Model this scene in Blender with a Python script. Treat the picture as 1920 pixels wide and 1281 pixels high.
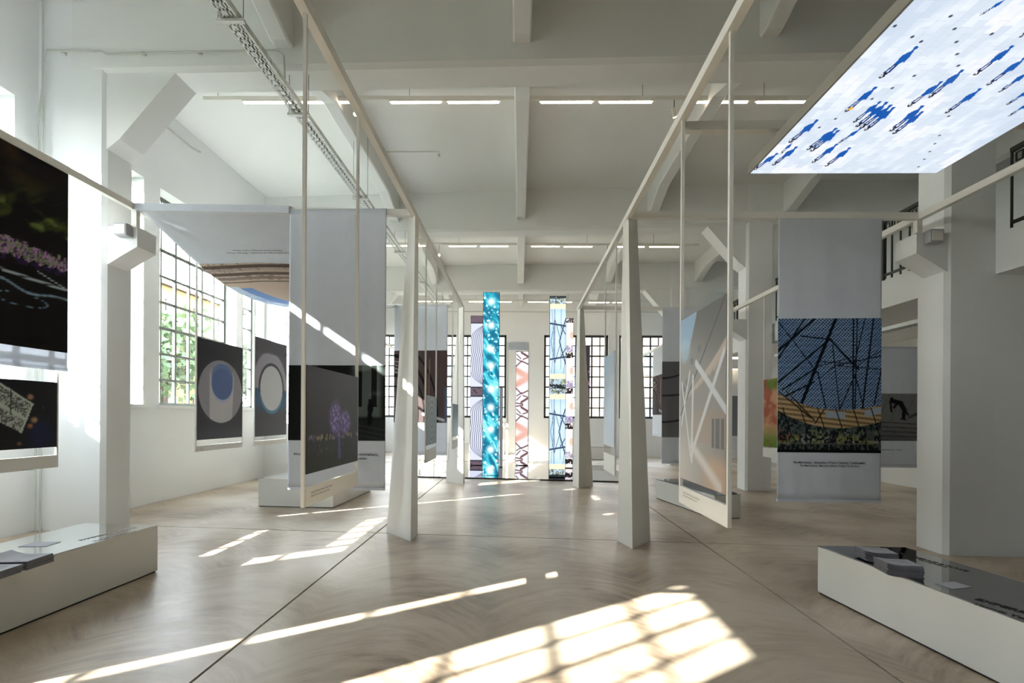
import bpy, math, random
import numpy as np
from mathutils import Vector, Matrix
random.seed(4)
for o in list(bpy.data.objects): bpy.data.objects.remove(o)
S = bpy.context.scene; COL = S.collection
PI = math.pi
# ---------------------------------------------------------------- camera, light, exposure
F = 907.0; H = 1.5; YAW = 0.0165; ROLL = 0.006; SL = 0.012
fwd = Vector((-math.sin(YAW), math.cos(YAW), 0)); r0 = Vector((math.cos(YAW), math.sin(YAW), 0)); u0 = Vector((0, 0, 1))
rgt = math.cos(ROLL)*r0 + math.sin(ROLL)*u0; upv = -math.sin(ROLL)*r0 + math.cos(ROLL)*u0
cd = bpy.data.cameras.new('camera'); cam = bpy.data.objects.new('camera', cd); COL.objects.link(cam)
cam.matrix_world = Matrix(((rgt.x, upv.x, -fwd.x, 0), (rgt.y, upv.y, -fwd.y, 0), (rgt.z, upv.z, -fwd.z, H), (0, 0, 0, 1)))
cd.sensor_width = 36; cd.lens = F*36/1920; cd.shift_y = 141.5/1920; cd.clip_start = .05; cd.clip_end = 400
S.camera = cam
S.view_settings.view_transform = 'Standard'; S.view_settings.look = 'None'; S.view_settings.gamma = 1
S.view_settings.use_curve_mapping = False; S.view_settings.exposure = 0.36
W = bpy.data.worlds.new('world'); S.world = W; W.use_nodes = True
bg = W.node_tree.nodes['Background']; bg.inputs['Color'].default_value = (0.86, 0.94, 1.0, 1); bg.inputs['Strength'].default_value = 17.0
_n = W.node_tree; _tc = _n.nodes.new('ShaderNodeTexCoord'); _sp = _n.nodes.new('ShaderNodeSeparateXYZ'); _rp = _n.nodes.new('ShaderNodeValToRGB')   # hazy morning sky, palest at the horizon
_rp.color_ramp.elements[0].color = (1, .985, .955, 1); _rp.color_ramp.elements[1].color = (.42, .55, .78, 1); _rp.color_ramp.elements[1].position = .9
_n.links.new(_tc.outputs['Generated'], _sp.inputs[0]); _n.links.new(_sp.outputs[2], _rp.inputs['Fac']); _n.links.new(_rp.outputs['Color'], bg.inputs['Color'])
SUN = Vector((1, .704, -.676)).normalized()
sd = bpy.data.lights.new('sun', 'SUN'); sd.energy = 42; sd.angle = math.radians(.53); sd.color = (1, .96, .90)
so = bpy.data.objects.new('sun', sd); COL.objects.link(so); so.rotation_euler = SUN.to_track_quat('-Z', 'Y').to_euler(); so.location = (-12, -6, 12)
S.cycles.max_bounces = 10; S.cycles.diffuse_bounces = 7; S.cycles.glossy_bounces = 4; S.cycles.transparent_max_bounces = 16
S.cycles.caustics_reflective = False; S.cycles.caustics_refractive = False
S.cycles.use_denoising = True; S.cycles.sample_clamp_indirect = 8
def portal(c, sx, sy, rot):
    d = bpy.data.lights.new('window_portal', 'AREA'); d.shape = 'RECTANGLE'; d.size = sx; d.size_y = sy; d.cycles.is_portal = True
    o = bpy.data.objects.new('window_portal', d); o.location = c; o.rotation_euler = rot; COL.objects.link(o)
portal((-6.4, 6.7, 3.45), 3.8, 23, (0, -PI/2, 0))
portal((0.2, 19.75, 3.1), 12, 3.6, (-PI/2, 0, 0))

# ---------------------------------------------------------------- pixel helpers (same numbers as the camera)
def ray(x, y): return fwd + (x-960)/F*rgt + (141.5-(y-640.5))/F*upv
CAM = Vector((0, 0, H))
def at(x, y, Y): d = ray(x, y); return CAM + d*(Y/d.y)
def atx(x, y, X): d = ray(x, y); return CAM + d*(X/d.x)
def atz(x, y, Z): d = ray(x, y); return CAM + d*((Z-H)/d.z)
def fz(X): return -SL*X                                  # the floor falls 12 mm per metre towards the right wall

# ---------------------------------------------------------------- materials
def lin(c): return tuple((x/12.92 if x <= .04045 else ((x+.055)/1.055)**2.4) for x in c)
MATS = {}
def M(name, rgb, rough=.6, metal=0, spec=.5, noise=0, nscale=3, bump=0, emit=0):
    if name in MATS: return MATS[name]
    m = bpy.data.materials.new(name); m.use_nodes = True; nt = m.node_tree; b = nt.nodes['Principled BSDF']
    c = (*lin(rgb), 1)
    b.inputs['Base Color'].default_value = c; b.inputs['Roughness'].default_value = rough; b.inputs['Metallic'].default_value = metal
    b.inputs['Specular IOR Level'].default_value = spec
    if emit: b.inputs['Emission Color'].default_value = c; b.inputs['Emission Strength'].default_value = emit
    if noise or bump:
        tc = nt.nodes.new('ShaderNodeTexCoord'); n = nt.nodes.new('ShaderNodeTexNoise'); n.inputs['Scale'].default_value = nscale; n.inputs['Detail'].default_value = 5
        nt.links.new(tc.outputs['Object'], n.inputs['Vector'])
        if noise:
            r = nt.nodes.new('ShaderNodeValToRGB'); k = 1-noise
            r.color_ramp.elements[0].color = (c[0]*k, c[1]*k, c[2]*k, 1); r.color_ramp.elements[1].color = c
            r.color_ramp.elements[0].position = .3; r.color_ramp.elements[1].position = .65
            nt.links.new(n.outputs['Fac'], r.inputs['Fac']); nt.links.new(r.outputs['Color'], b.inputs['Base Color'])
        if bump:
            bp = nt.nodes.new('ShaderNodeBump'); bp.inputs['Strength'].default_value = bump; bp.inputs['Distance'].default_value = .01
            n2 = nt.nodes.new('ShaderNodeTexNoise'); n2.inputs['Scale'].default_value = nscale*12; nt.links.new(tc.outputs['Object'], n2.inputs['Vector'])
            nt.links.new(n2.outputs['Fac'], bp.inputs['Height']); nt.links.new(bp.outputs['Normal'], b.inputs['Normal'])
    MATS[name] = m; return m
PLASTER = M('white_plaster', (.905, .912, .912), .75, spec=.2, noise=.04, nscale=.9, bump=.12)
CEIL = M('ceiling_paint', (.895, .90, .892), .8, spec=.15, noise=.04, nscale=.7, bump=.1)
STEEL = M('cream_painted_steel', (.885, .88, .855), .45, spec=.4, noise=.02)
PLINTHM = M('white_lacquer', (.87, .87, .85), .4, noise=.02)
GLOSSTOP = M('mirror_acrylic', (.64, .65, .66), .03, metal=1)
GLOSSL = M('mirror_acrylic_brightened', (.90, .91, .91), .03, metal=1)  # same mirror top, tint raised to paint in a brighter wall reflection
MIRROR = M('mirror_sheet', (.86, .87, .88), .03, metal=1)
DARK = M('dark_edge', (.09, .09, .09), .5, noise=.1)
GREYM = M('panel_edge_grey', (.32, .31, .28), .5, noise=.1)
FRAME = M('window_frame_paint', (.20, .21, .19), .5, noise=.1)
RAILM = M('dark_bronze_railing', (.17, .16, .13), .5, noise=.1)
TRAY = M('galvanised_tray', (.84, .85, .83), .45, metal=.3, noise=.1, nscale=9)
TRACKM = M('white_track', (.88, .87, .84), .5, noise=.03)
WIRE = M('grey_wire', (.45, .45, .44), .5, noise=.05)
CLOTH = M('white_banner_cloth', (.87, .89, .92), .85, spec=.1, noise=.03, nscale=6, bump=.06)
INK = M('black_ink', (.07, .07, .07), .6, noise=.05)
def translucent(m, fac):
    nt = m.node_tree; b = nt.nodes['Principled BSDF']; out = nt.nodes['Material Output']; t = nt.nodes.new('ShaderNodeBsdfTranslucent'); x = nt.nodes.new('ShaderNodeMixShader'); x.inputs[0].default_value = fac
    src = b.inputs['Base Color']
    if src.is_linked: nt.links.new(src.links[0].from_socket, t.inputs['Color'])
    else: t.inputs['Color'].default_value = src.default_value
    nt.links.new(b.outputs[0], x.inputs[1]); nt.links.new(t.outputs[0], x.inputs[2]); nt.links.new(x.outputs[0], out.inputs[0])
translucent(CLOTH, .22)
PAPER = M('white_paper', (.70, .70, .72), .7, noise=.03)
GREYPAPER = M('grey_paper_edge', (.42, .42, .45), .7, noise=.2, nscale=40)
TUBE = M('tube_light', (1, .93, .84), .5, emit=14)
BULB = M('lamp_glow', (1, .90, .74), .5, emit=12)
PIPE = M('painted_conduit', (.74, .75, .72), .5, noise=.05)

def glass_mat():
    m = bpy.data.materials.new('window_glass'); m.use_nodes = True; nt = m.node_tree; nt.nodes.clear()
    out = nt.nodes.new('ShaderNodeOutputMaterial'); t = nt.nodes.new('ShaderNodeBsdfTransparent'); g = nt.nodes.new('ShaderNodeBsdfGlossy')
    g.inputs['Roughness'].default_value = .02; t.inputs['Color'].default_value = (.95, .97, .96, 1)
    mx = nt.nodes.new('ShaderNodeMixShader'); mx.inputs[0].default_value = .05
    nt.links.new(t.outputs[0], mx.inputs[1]); nt.links.new(g.outputs[0], mx.inputs[2]); nt.links.new(mx.outputs[0], out.inputs[0]); return m
GLASS = glass_mat()
def attr_mat(name, rough=.5, emit=0, spec=.4):
    m = bpy.data.materials.new(name); m.use_nodes = True; nt = m.node_tree; b = nt.nodes['Principled BSDF']
    a = nt.nodes.new('ShaderNodeAttribute'); a.attribute_name = 'ink'
    b.inputs['Roughness'].default_value = rough; b.inputs['Specular IOR Level'].default_value = spec
    if emit:
        b.inputs['Base Color'].default_value = (.02, .02, .02, 1)
        nt.links.new(a.outputs['Color'], b.inputs['Emission Color']); b.inputs['Emission Strength'].default_value = emit
    else: nt.links.new(a.outputs['Color'], b.inputs['Base Color'])
    return m
PRINT = attr_mat('gloss_photo_print', .4, spec=.16); PRINTCLOTH = attr_mat('cloth_photo_print', .8, spec=.1)
LED = attr_mat('led_screen', .4, emit=.84); LEDC = attr_mat('led_column', .4, emit=1.0)

def floor_mat():
    m = bpy.data.materials.new('trowelled_concrete'); m.use_nodes = True; nt = m.node_tree; b = nt.nodes['Principled BSDF']; N = nt.nodes.new; L = nt.links.new
    g = N('ShaderNodeNewGeometry'); sp = N('ShaderNodeSeparateXYZ'); L(g.outputs['Position'], sp.inputs[0])
    def mt(op, a, bb=None, c=None):
        n = N('ShaderNodeMath'); n.operation = op
        for i, v in enumerate((a, bb, c)):
            if v is None: continue
            if isinstance(v, (int, float)): n.inputs[i].default_value = v
            else: L(v, n.inputs[i])
        return n.outputs[0]
    wob = N('ShaderNodeTexNoise'); wob.inputs['Scale'].default_value = .55; wob.inputs['Detail'].default_value = 2; L(g.outputs['Position'], wob.inputs['Vector'])
    X = sp.outputs[0]; Y = sp.outputs[1]
    lane = mt('SUBTRACT', mt('FRACT', mt('DIVIDE', mt('ADD', X, mt('MULTIPLY', wob.outputs['Fac'], .5)), 1.3)), .5)     # trowelling lanes 1.3 m wide
    arc = mt('MULTIPLY', mt('MULTIPLY', lane, lane), 1.5)
    v = mt('ADD', mt('ADD', Y, arc), mt('MULTIPLY', wob.outputs['Fac'], .55))
    cb = N('ShaderNodeCombineXYZ'); L(mt('MULTIPLY', X, 1.5), cb.inputs[0]); L(mt('MULTIPLY', v, 6.5), cb.inputs[1])
    n1 = N('ShaderNodeTexNoise'); n1.inputs['Scale'].default_value = 1.5; n1.inputs['Detail'].default_value = 8; n1.inputs['Roughness'].default_value = .68; L(cb.outputs[0], n1.inputs['Vector'])
    n2 = N('ShaderNodeTexNoise'); n2.inputs['Scale'].default_value = .8; n2.inputs['Detail'].default_value = 6; L(g.outputs['Position'], n2.inputs['Vector'])
    r = N('ShaderNodeValToRGB'); n3 = N('ShaderNodeTexNoise'); n3.inputs['Scale'].default_value = .9; n3.inputs['Detail'].default_value = 3; mp_ = N('ShaderNodeMapping'); mp_.inputs['Location'].default_value = (7, 3, 0); L(g.outputs['Position'], mp_.inputs[0]); L(mp_.outputs[0], n3.inputs['Vector'])
    amp = mt('MULTIPLY', mt('SUBTRACT', n1.outputs['Fac'], .5), mt('ADD', mt('MULTIPLY', mt('POWER', n3.outputs['Fac'], 2), 2.4), .25))
    L(mt('ADD', mt('MULTIPLY', amp, .62), n2.outputs['Fac']), r.inputs['Fac'])
    e = r.color_ramp.elements; e[0].position = .34; e[0].color = (*lin((.56, .485, .41)), 1); e[1].position = .62; e[1].color = (*lin((.775, .722, .65)), 1)
    e2 = e.new(.47); e2.color = (*lin((.69, .625, .545)), 1)
    L(r.outputs['Color'], b.inputs['Base Color'])
    b.inputs['Specular IOR Level'].default_value = .45
    L(mt('ADD', mt('MULTIPLY', n1.outputs['Fac'], .25), .22), b.inputs['Roughness'])
    bp = N('ShaderNodeBump'); bp.inputs['Strength'].default_value = .06; bp.inputs['Distance'].default_value = .02; L(n1.outputs['Fac'], bp.inputs['Height']); L(bp.outputs['Normal'], b.inputs['Normal'])
    return m
CONC = floor_mat()

# ---------------------------------------------------------------- mesh helpers
def off(p):
    v = Vector((0, 0, 0))
    while p is not None: v += p.location; p = p.parent
    return v
class MB:
    def __init__(s): s.v = []; s.f = []
    def add(s, vs, fs):
        n = len(s.v); s.v += [tuple(q) for q in vs]; s.f += [tuple(n+i for i in f) for f in fs]; return s
    def hexa(s, b, t):                                   # four bottom points, four top points (ccw from above)
        return s.add(list(b)+list(t), [(3, 2, 1, 0), (4, 5, 6, 7), (0, 1, 5, 4), (1, 2, 6, 5), (2, 3, 7, 6), (3, 0, 4, 7)])
    def box(s, x0, x1, y0, y1, z0, z1):
        q = [(x0, y0), (x1, y0), (x1, y1), (x0, y1)]
        return s.hexa([(a, b, z0) for a, b in q], [(a, b, z1) for a, b in q])
    def prism(s, pts, d):                                # closed polygon (3-D points, wound to face away from d) extruded by d
        n = len(pts); P = [Vector(p) for p in pts]; Q = [p+Vector(d) for p in P]
        return s.add(P+Q, [tuple(range(n)), tuple(range(2*n-1, n-1, -1))]+[(i, i+n, (i+1) % n+n, (i+1) % n) for i in range(n)])
    def tube(s, pts, r, k=8):
        P = [Vector(p) for p in pts]; n = len(P); base = len(s.v)
        for i, p in enumerate(P):
            d = (P[min(i+1, n-1)]-P[max(i-1, 0)]).normalized(); a = d.orthogonal().normalized() if abs(d.z) > .9 else d.cross(Vector((0, 0, 1))).normalized(); b = d.cross(a)
            for j in range(k):
                t = 2*PI*j/k; s.v.append(tuple(p+(a*math.cos(t)+b*math.sin(t))*r))
        for i in range(n-1):
            for j in range(k):
                s.f.append((base+i*k+j, base+i*k+(j+1) % k, base+(i+1)*k+(j+1) % k, base+(i+1)*k+j))
        s.f.append(tuple(base+j for j in range(k))[::-1]); s.f.append(tuple(base+(n-1)*k+j for j in range(k)))
        return s
    def build(s, name, mat, parent=None, bevel=0, smooth=False):
        vs = np.array(s.v, float)
        if parent is None:
            o0 = Vector(((vs[:, 0].min()+vs[:, 0].max())/2, (vs[:, 1].min()+vs[:, 1].max())/2, vs[:, 2].min()))
        else: o0 = off(parent)
        me = bpy.data.meshes.new(name); me.from_pydata([tuple(a) for a in (vs-np.array(o0))], [], s.f); me.update()
        me.materials.append(mat)
        o = bpy.data.objects.new(name, me); COL.objects.link(o)
        if parent is None: o.location = o0
        else: o.parent = parent
        if smooth:
            for p in me.polygons: p.use_smooth = True
        if bevel:
            b = o.modifiers.new('edge', 'BEVEL'); b.width = bevel; b.segments = 1; b.limit_method = 'ANGLE'
        fix_normals(me)
        return o
import bmesh
def fix_normals(me):
    bm = bmesh.new(); bm.from_mesh(me); bmesh.ops.recalc_face_normals(bm, faces=bm.faces); bm.to_mesh(me); bm.free()
def tag(o, label, cat, group=None, kind=None):
    o['label'] = label; o['category'] = cat
    if group: o['group'] = group
    if kind: o['kind'] = kind
    return o
def plabel(o, label): o['label'] = label; return o
def thing(name, label, cat, loc, group=None, kind=None):
    o = bpy.data.objects.new(name, None); o.empty_display_size = .1; COL.objects.link(o); o.location = loc; return tag(o, label, cat, group, kind)
def mark(name, parent, body, loc, rot, size, mat=None, align='CENTER', shear=0, bold=0):
    c = bpy.data.curves.new(name, 'FONT'); c.body = body; c.size = size; c.align_x = align; c.materials.append(mat or INK); c.shear = shear; c.offset = bold; c.resolution_u = 2
    o = bpy.data.objects.new(name, c); COL.objects.link(o); o.parent = parent; o.location = Vector(loc)-off(parent); o.rotation_euler = rot; return o

# ---- pictures: a fine grid whose points carry the printed colour
def h2(ix, iy, s): 
    n = (ix*374761393 + iy*668265263 + s*982451653) & 0xffffffff
    n = ((n ^ (n >> 13))*1274126177) & 0xffffffff
    return ((n ^ (n >> 16)) & 0xffff)/65535.
def vn(x, y, s=0):
    ix = np.floor(x).astype(np.int64); iy = np.floor(y).astype(np.int64); fx = x-ix; fy = y-iy; fx = fx*fx*(3-2*fx); fy = fy*fy*(3-2*fy)
    return (h2(ix, iy, s)*(1-fx)+h2(ix+1, iy, s)*fx)*(1-fy)+(h2(ix, iy+1, s)*(1-fx)+h2(ix+1, iy+1, s)*fx)*fy
def fbm(x, y, s=0, o=4):
    a = 0; k = .5; t = 0
    for i in range(o): a = a+vn(x*2**i, y*2**i, s+i)*k; t += k; k *= .5
    return a/t
def ss(a, b, x): t = np.clip((x-a)/(b-a), 0, 1); return t*t*(3-2*t)
def col(c, like): return np.ones(like.shape+(3,))*np.array(c)
def mix(a, c, m): m = np.clip(m, 0, 1)[..., None]; return a*(1-m)+np.array(c)*m
def sgd(u, v, a, b):
    ax, ay = a; bx, by = b; dx, dy = bx-ax, by-ay; t = np.clip(((u-ax)*dx+(v-ay)*dy)/(dx*dx+dy*dy+1e-12), 0, 1)
    return np.hypot(u-ax-t*dx, v-ay-t*dy), t
def line(img, u, v, a, b, w, c, soft=.35):
    d, t = sgd(u, v, a, b); return mix(img, c, 1-ss(w*(1-soft), w*(1+soft), d))
def ell(u, v, cx, cy, rx, ry, soft=.03): return 1-ss(1-soft, 1+soft, np.hypot((u-cx)/rx, (v-cy)/ry))

def picture(name, fn, P0, U, V, n, parent, mat, shape=None, **kw):
    """flat print: lower-left corner P0, side vectors U and V, n=(columns, rows)"""
    nu, nv = n; u, v = np.meshgrid(np.linspace(0, 1, nu+1), np.linspace(0, 1, nv+1))
    rgb = np.clip(fn(u, v), 0, 1)
    P0 = np.array(P0, float)-np.array(off(parent)); U = np.array(U, float); V = np.array(V, float)
    P = P0+u[..., None]*U+v[..., None]*V
    if shape is not None: P = P+shape(u, v)
    me = bpy.data.meshes.new(name); N = (nu+1)*(nv+1); Q = nu*nv
    me.vertices.add(N); me.vertices.foreach_set('co', P.reshape(-1).astype(np.float32))
    idx = np.arange(N).reshape(nv+1, nu+1); q = np.stack([idx[:-1, :-1], idx[:-1, 1:], idx[1:, 1:], idx[1:, :-1]], -1).reshape(-1)
    me.loops.add(Q*4); me.loops.foreach_set('vertex_index', q.astype(np.int32))
    me.polygons.add(Q); me.polygons.foreach_set('loop_start', np.arange(0, Q*4, 4, dtype=np.int32))
    me.update(calc_edges=True)
    l = np.where(rgb <= .04045, rgb/12.92, ((rgb+.055)/1.055)**2.4)
    a = me.color_attributes.new('ink', 'FLOAT_COLOR', 'POINT')
    a.data.foreach_set('color', np.concatenate([l.reshape(-1, 3), np.ones((N, 1))], 1).reshape(-1).astype(np.float32))
    me.materials.append(mat)
    if shape is not None: me.polygons.foreach_set('use_smooth', np.ones(Q, bool))
    o = bpy.data.objects.new(name, me); COL.objects.link(o); o.parent = parent; return o

# ================================================================ THE SETTING
LW = -5.93; RW = 9.3; YB = -4.9; YE = 19.4; ZS = 6.57; ZB = 5.69
def FY(i, X):                                             # front face of portal frame i at X (the frames are slightly out of square)
    y0, k = {-1: (-9.8+.4, 0), 0: (-4.35, -.01), 1: (.92, -.02), 2: (5.73, -.02), 3: (10.82, -.055), 4: (16.1, -.05)}[i]
    return y0+k*X
# floor: a sub-floor with cast slabs on it, separated by saw-cut joints
fl = MB().hexa([(-7, YB-.5, fz(-7)-.3), (10, YB-.5, fz(10)-.3), (10, YE+.5, fz(10)-.3), (-7, YE+.5, fz(-7)-.3)], [(-7, YB-.5, fz(-7)-.02), (10, YB-.5, fz(10)-.02), (10, YE+.5, fz(10)-.02), (-7, YE+.5, fz(-7)-.02)]).build('floor', M('joint_filler', (.36, .33, .29), .8, noise=.1))
tag(fl, 'beige trowelled concrete floor with long straight joints', 'floor', kind='structure')
xs = [-5.93, -1.81, 2.23, 6.27, 9.3]; ys = [-4.9, -4.2, .9, 6.03, 11.1, 16.2, 19.4]; g = .009
for i in range(4):
    for j in range(6):
        a, b = xs[i], xs[i+1]; sk = lambda x, y: y-.035*x if -4.5 < y < 19 else y
        q = [(a+g, sk(a, ys[j])+g), (b-g, sk(b, ys[j])+g), (b-g, sk(b, ys[j+1])-g), (a+g, sk(a, ys[j+1])-g)]
        MB().hexa([(x, y, fz(x)-.06) for x, y in q], [(x, y, fz(x)) for x, y in q]).build('floor_slab', CONC, fl)
# windows pattern along the left wall
bays = []
for i in (0, 1, 2, 3, 4):
    a = FY(i, LW); b = FY(i+1, LW) if i < 4 else a+5.2; k = (b-a)/5.3
    if i == 0: bays += [(-2.36, -.25), (-.10, .75)]
    elif i == 1: bays += [(1.75, 2.0), (2.16, 4.22), (4.95, 5.56)]
    elif i == 4: bays += [(a+.95, a+2.2)]
    else: bays += [(a+.8*k, a+1.66*k), (a+2.0*k, a+4.16*k), (a+4.34*k, a+5.17*k)]
ZT, ZL = 5.23, 1.66
wl = MB(); y = YB
for a, b in bays+[(YE, YE)]:
    wl.box(LW-.35, LW, y, a, -.3, 7)
    if b > a: wl.box(LW-.35, LW, a, b, -.3, ZL); wl.box(LW-.35, LW, a, b, ZT, 7)
    y = b
wo = tag(wl.build('wall_left', PLASTER), 'white plastered side wall with tall steel windows', 'wall', kind='structure')
def rear_openings(): return [(-6.1, -3.55), (-3.1, -.56), (.97, 3.52), (3.95, 6.5)]
for nm, y0, y1, lab in (('wall_back', YE, YE+.35, 'white end wall with gridded steel windows'), ('wall_front', YB-.35, YB, 'unseen grey wall behind the viewer, darkened to cut bounced light')):
    w = MB(); x = -6.3
    ops = [(-5.93+.3, -3.75), (-3.08, -.56), (.95, 3.52), (3.95, 6.5)] if nm == 'wall_back' else []
    for a, b in ops+[(RW+.3, RW+.3)]:
        w.box(x, a, y0, y1, -.3, 7)
        if b > a: w.box(a, b, y0, y1, -.3, 1.46); w.box(a, b, y0, y1, 4.8, 7)
        x = b
    tag(w.build(nm, PLASTER if nm == 'wall_back' else M('grey_wall', (.27, .26, .24), .8, noise=.05)), lab, 'wall', kind='structure')  # unseen wall behind the viewer is darkened to cut bounced light
tag(MB().box(RW, RW+.3, YB-.3, YE+.3, -.4, 7).build('wall_right', PLASTER), 'plain side wall behind the gallery', 'wall', kind='structure')
ce = tag(MB().box(-6.3, RW+.3, YB-.35, YE+.35, ZS, 7.0).build('ceiling', CEIL), 'white concrete ceiling slab', 'ceiling', kind='structure')
# portal frames
def pillar(i, x0, x1, side):
    y0 = FY(i, (x0+x1)/2); y1 = y0+.45; c = .045; m = MB()
    if side < 0: prof = [(x0, y0), (x1-c, y0), (x1, y0+c), (x1, y1-c), (x1-c, y1), (x0, y1)]
    else: prof = [(x0+c, y0), (x1, y0), (x1, y1), (x0+c, y1), (x0, y1-c), (x0, y0+c)]
    m.prism([(a, b, -.2) for a, b in prof], (0, 0, ZS+.2))
    o = m.build('pillar', PLASTER)
    lab = {(2, -1): 'white square pillar at the wall beside the cityscape banner', (2, 1): 'white square pillar behind the low mirror plinth', (3, -1): 'white pillar behind the left canopy banner', (3, 1): 'white pillar carrying the gallery, behind the roof lattice banner',
           (4, -1): 'farthest white pillar along the window wall', (4, 1): 'farthest white pillar under the gallery'}.get((i, side), 'white pillar behind the viewer')
    tag(o, lab, 'pillar', kind='structure')
    # corbel with a slanted underside
    if i > 1:
        if side < 0: p = [(x1-.01, y0+.04, 3.35), (x1+.373, y0+.04, 3.57), (x1+.373, y0+.04, 3.818), (x1-.01, y0+.04, 3.818)]; dy = .31
        else: p = [(x0+.05, y0+.02, 3.18), (x0-.33, y0+.02, 3.414), (x0-.33, y0+.02, 3.647), (x0+.05, y0+.02, 3.647)]; dy = .31
        MB().prism(p, (0, dy, 0)).build('corbel', PLASTER, o)
    return o
for i in (0, 1, 2, 3, 4):
    pillar(i, LW-.02, -5.10, -1); pillar(i, 4.885, 5.43, 1)
    A = lambda x, z, d=0: (x, FY(i, x)+d, z)
    m = MB(); th = .46; c = .05
    def bar(x0, x1):
        for xa, xb in ((x0, x1),):
            prof = lambda x: [(x, FY(i, x), ZS+.02), (x, FY(i, x), ZB+c), (x, FY(i, x)+c, ZB), (x, FY(i, x)+th-c, ZB), (x, FY(i, x)+th, ZB+c), (x, FY(i, x)+th, ZS+.02)]
            m.add(prof(xa)+prof(xb), [tuple(range(6)), tuple(range(11, 5, -1))]+[(k, k+6, (k+1) % 6+6, (k+1) % 6) for k in range(6)])
    bar(-5.95, RW+.05)
    bm_ = m.build('ceiling_beam', CEIL); tag(bm_, {2: 'nearest deep white cross beam over the tapered posts', 3: 'second deep white cross beam', 4: 'farthest white cross beam before the end wall'}.get(i, 'white cross beam over the viewer'), 'beam', kind='structure')
    for xa, xb, z0 in ((-5.13, -4.22, 4.75), (4.92, 4.05, 4.75), (5.44, 6.3, 4.75)):
        m = MB(); d = .04; xc = xa; s = 1 if xb > xa else -1
        p = [A(xc, z0, d), A(xc+.18*s, z0+.14, d), A(xb, ZB+.03, d), A(xc, ZB+.03, d)]
        m.prism(p, (0, th-2*d, 0)).build('haunch', CEIL, bm_)
# longitudinal ribs between frames
RX = (-2.87, 0.0, 2.87, 5.75, 8.6)
for i in (0, 1, 2, 3, 4):
    for x in RX:
        a = FY(i, x)+.46 if i else FY(0, x)+.46
        b = FY(i+1, x) if i < 4 else YE
        wd = .11; zc = 6.18; zh = 5.93; pr_ = [(a-.02, ZS+.02), (a-.02, zh), (a+.14, zh), (a+.95, zc), (b-.95, zc), (b-.14, zh), (b+.02, zh), (b+.02, ZS+.02)]
        m = MB().prism([(x-wd, yy, zz) for yy, zz in pr_], (2*wd, 0, 0)); m.build('ceiling_rib', CEIL, ce, bevel=.02)
# gallery
mz = MB().box(5.55, RW+.02, YB, FY(2, 5.2)+.1, 3.40, 3.61).box(5.435, 5.80, YB, FY(2, 5.5)+.02, 3.17, 3.63).box(5.62, RW+.02, FY(2, 5.5)+.3, YE+.02, 3.40, 3.60).box(5.5, 5.85, FY(2, 5.5)+.4, FY(3, 5.5)+.05, 3.18, 3.62).box(5.5, 5.85, FY(3, 5.5)+.4, YE+.02, 3.18, 3.62).box(5.42, RW, FY(2, 5.5)+.01, FY(2, 5.5)+.44, 3.1, 3.6)
tag(mz.build('gallery_slab', PLASTER), 'white upper gallery floor and its edge beam along the side', 'gallery', kind='structure')
tag(MB().box(5.41, RW+.02, FY(2, 5.3)+.005, FY(2, 5.3)+.2, -.3, 3.45).build('partition_wall', PLASTER), 'white partition wall under the gallery beside the pillar', 'wall', kind='structure')
def railing(y0, y1, z0, lab):
    x = 5.49; t = thing('gallery_railing', lab, 'railing', (x, (y0+y1)/2, z0-.02))
    for zz, r in ((z0+.05, .016), (z0+.86, .024), (z0+.68, .012)): MB().box(x-r, x+r, y0, y1, zz-r, zz+r).build('handrail' if zz > z0+.8 else 'cross_rail', RAILM, t)
    n = max(2, int((y1-y0)/.16))
    for k in range(n+1):
        yy = y0+(y1-y0)*k/n; th_ = .024 if k % 8 == 0 else .009
        MB().box(x-th_, x+th_, yy-th_, yy+th_, z0-.02, z0+.86).build('newel_post' if k % 8 == 0 else 'baluster', RAILM, t)
        if k < n:
            w = (y1-y0)/n; a = yy+w*.25; b = yy+w*.75
            MB().box(x-.006, x+.006, a, b, z0+.71, z0+.722).box(x-.006, x+.006, a, b, z0+.80, z0+.812).box(x-.006, x+.006, a, a+.012, z0+.71, z0+.81).box(x-.006, x+.006, b-.012, b, z0+.71, z0+.81).build('square_ornament', RAILM, t)
railing(FY(2, 5.2)-4.4, FY(2, 5.2)-.12, 3.66, 'dark railing on the gallery edge in the near bay beside the ceiling screen')
railing(FY(2, 5.5)+.5, FY(3, 5.2)-.05, 3.62, 'dark gallery railing between the near and second pillars')
railing(FY(3, 5.5)+.5, FY(4, 5.2)-.05, 3.62, 'dark gallery railing beyond the second pillar')

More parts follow.
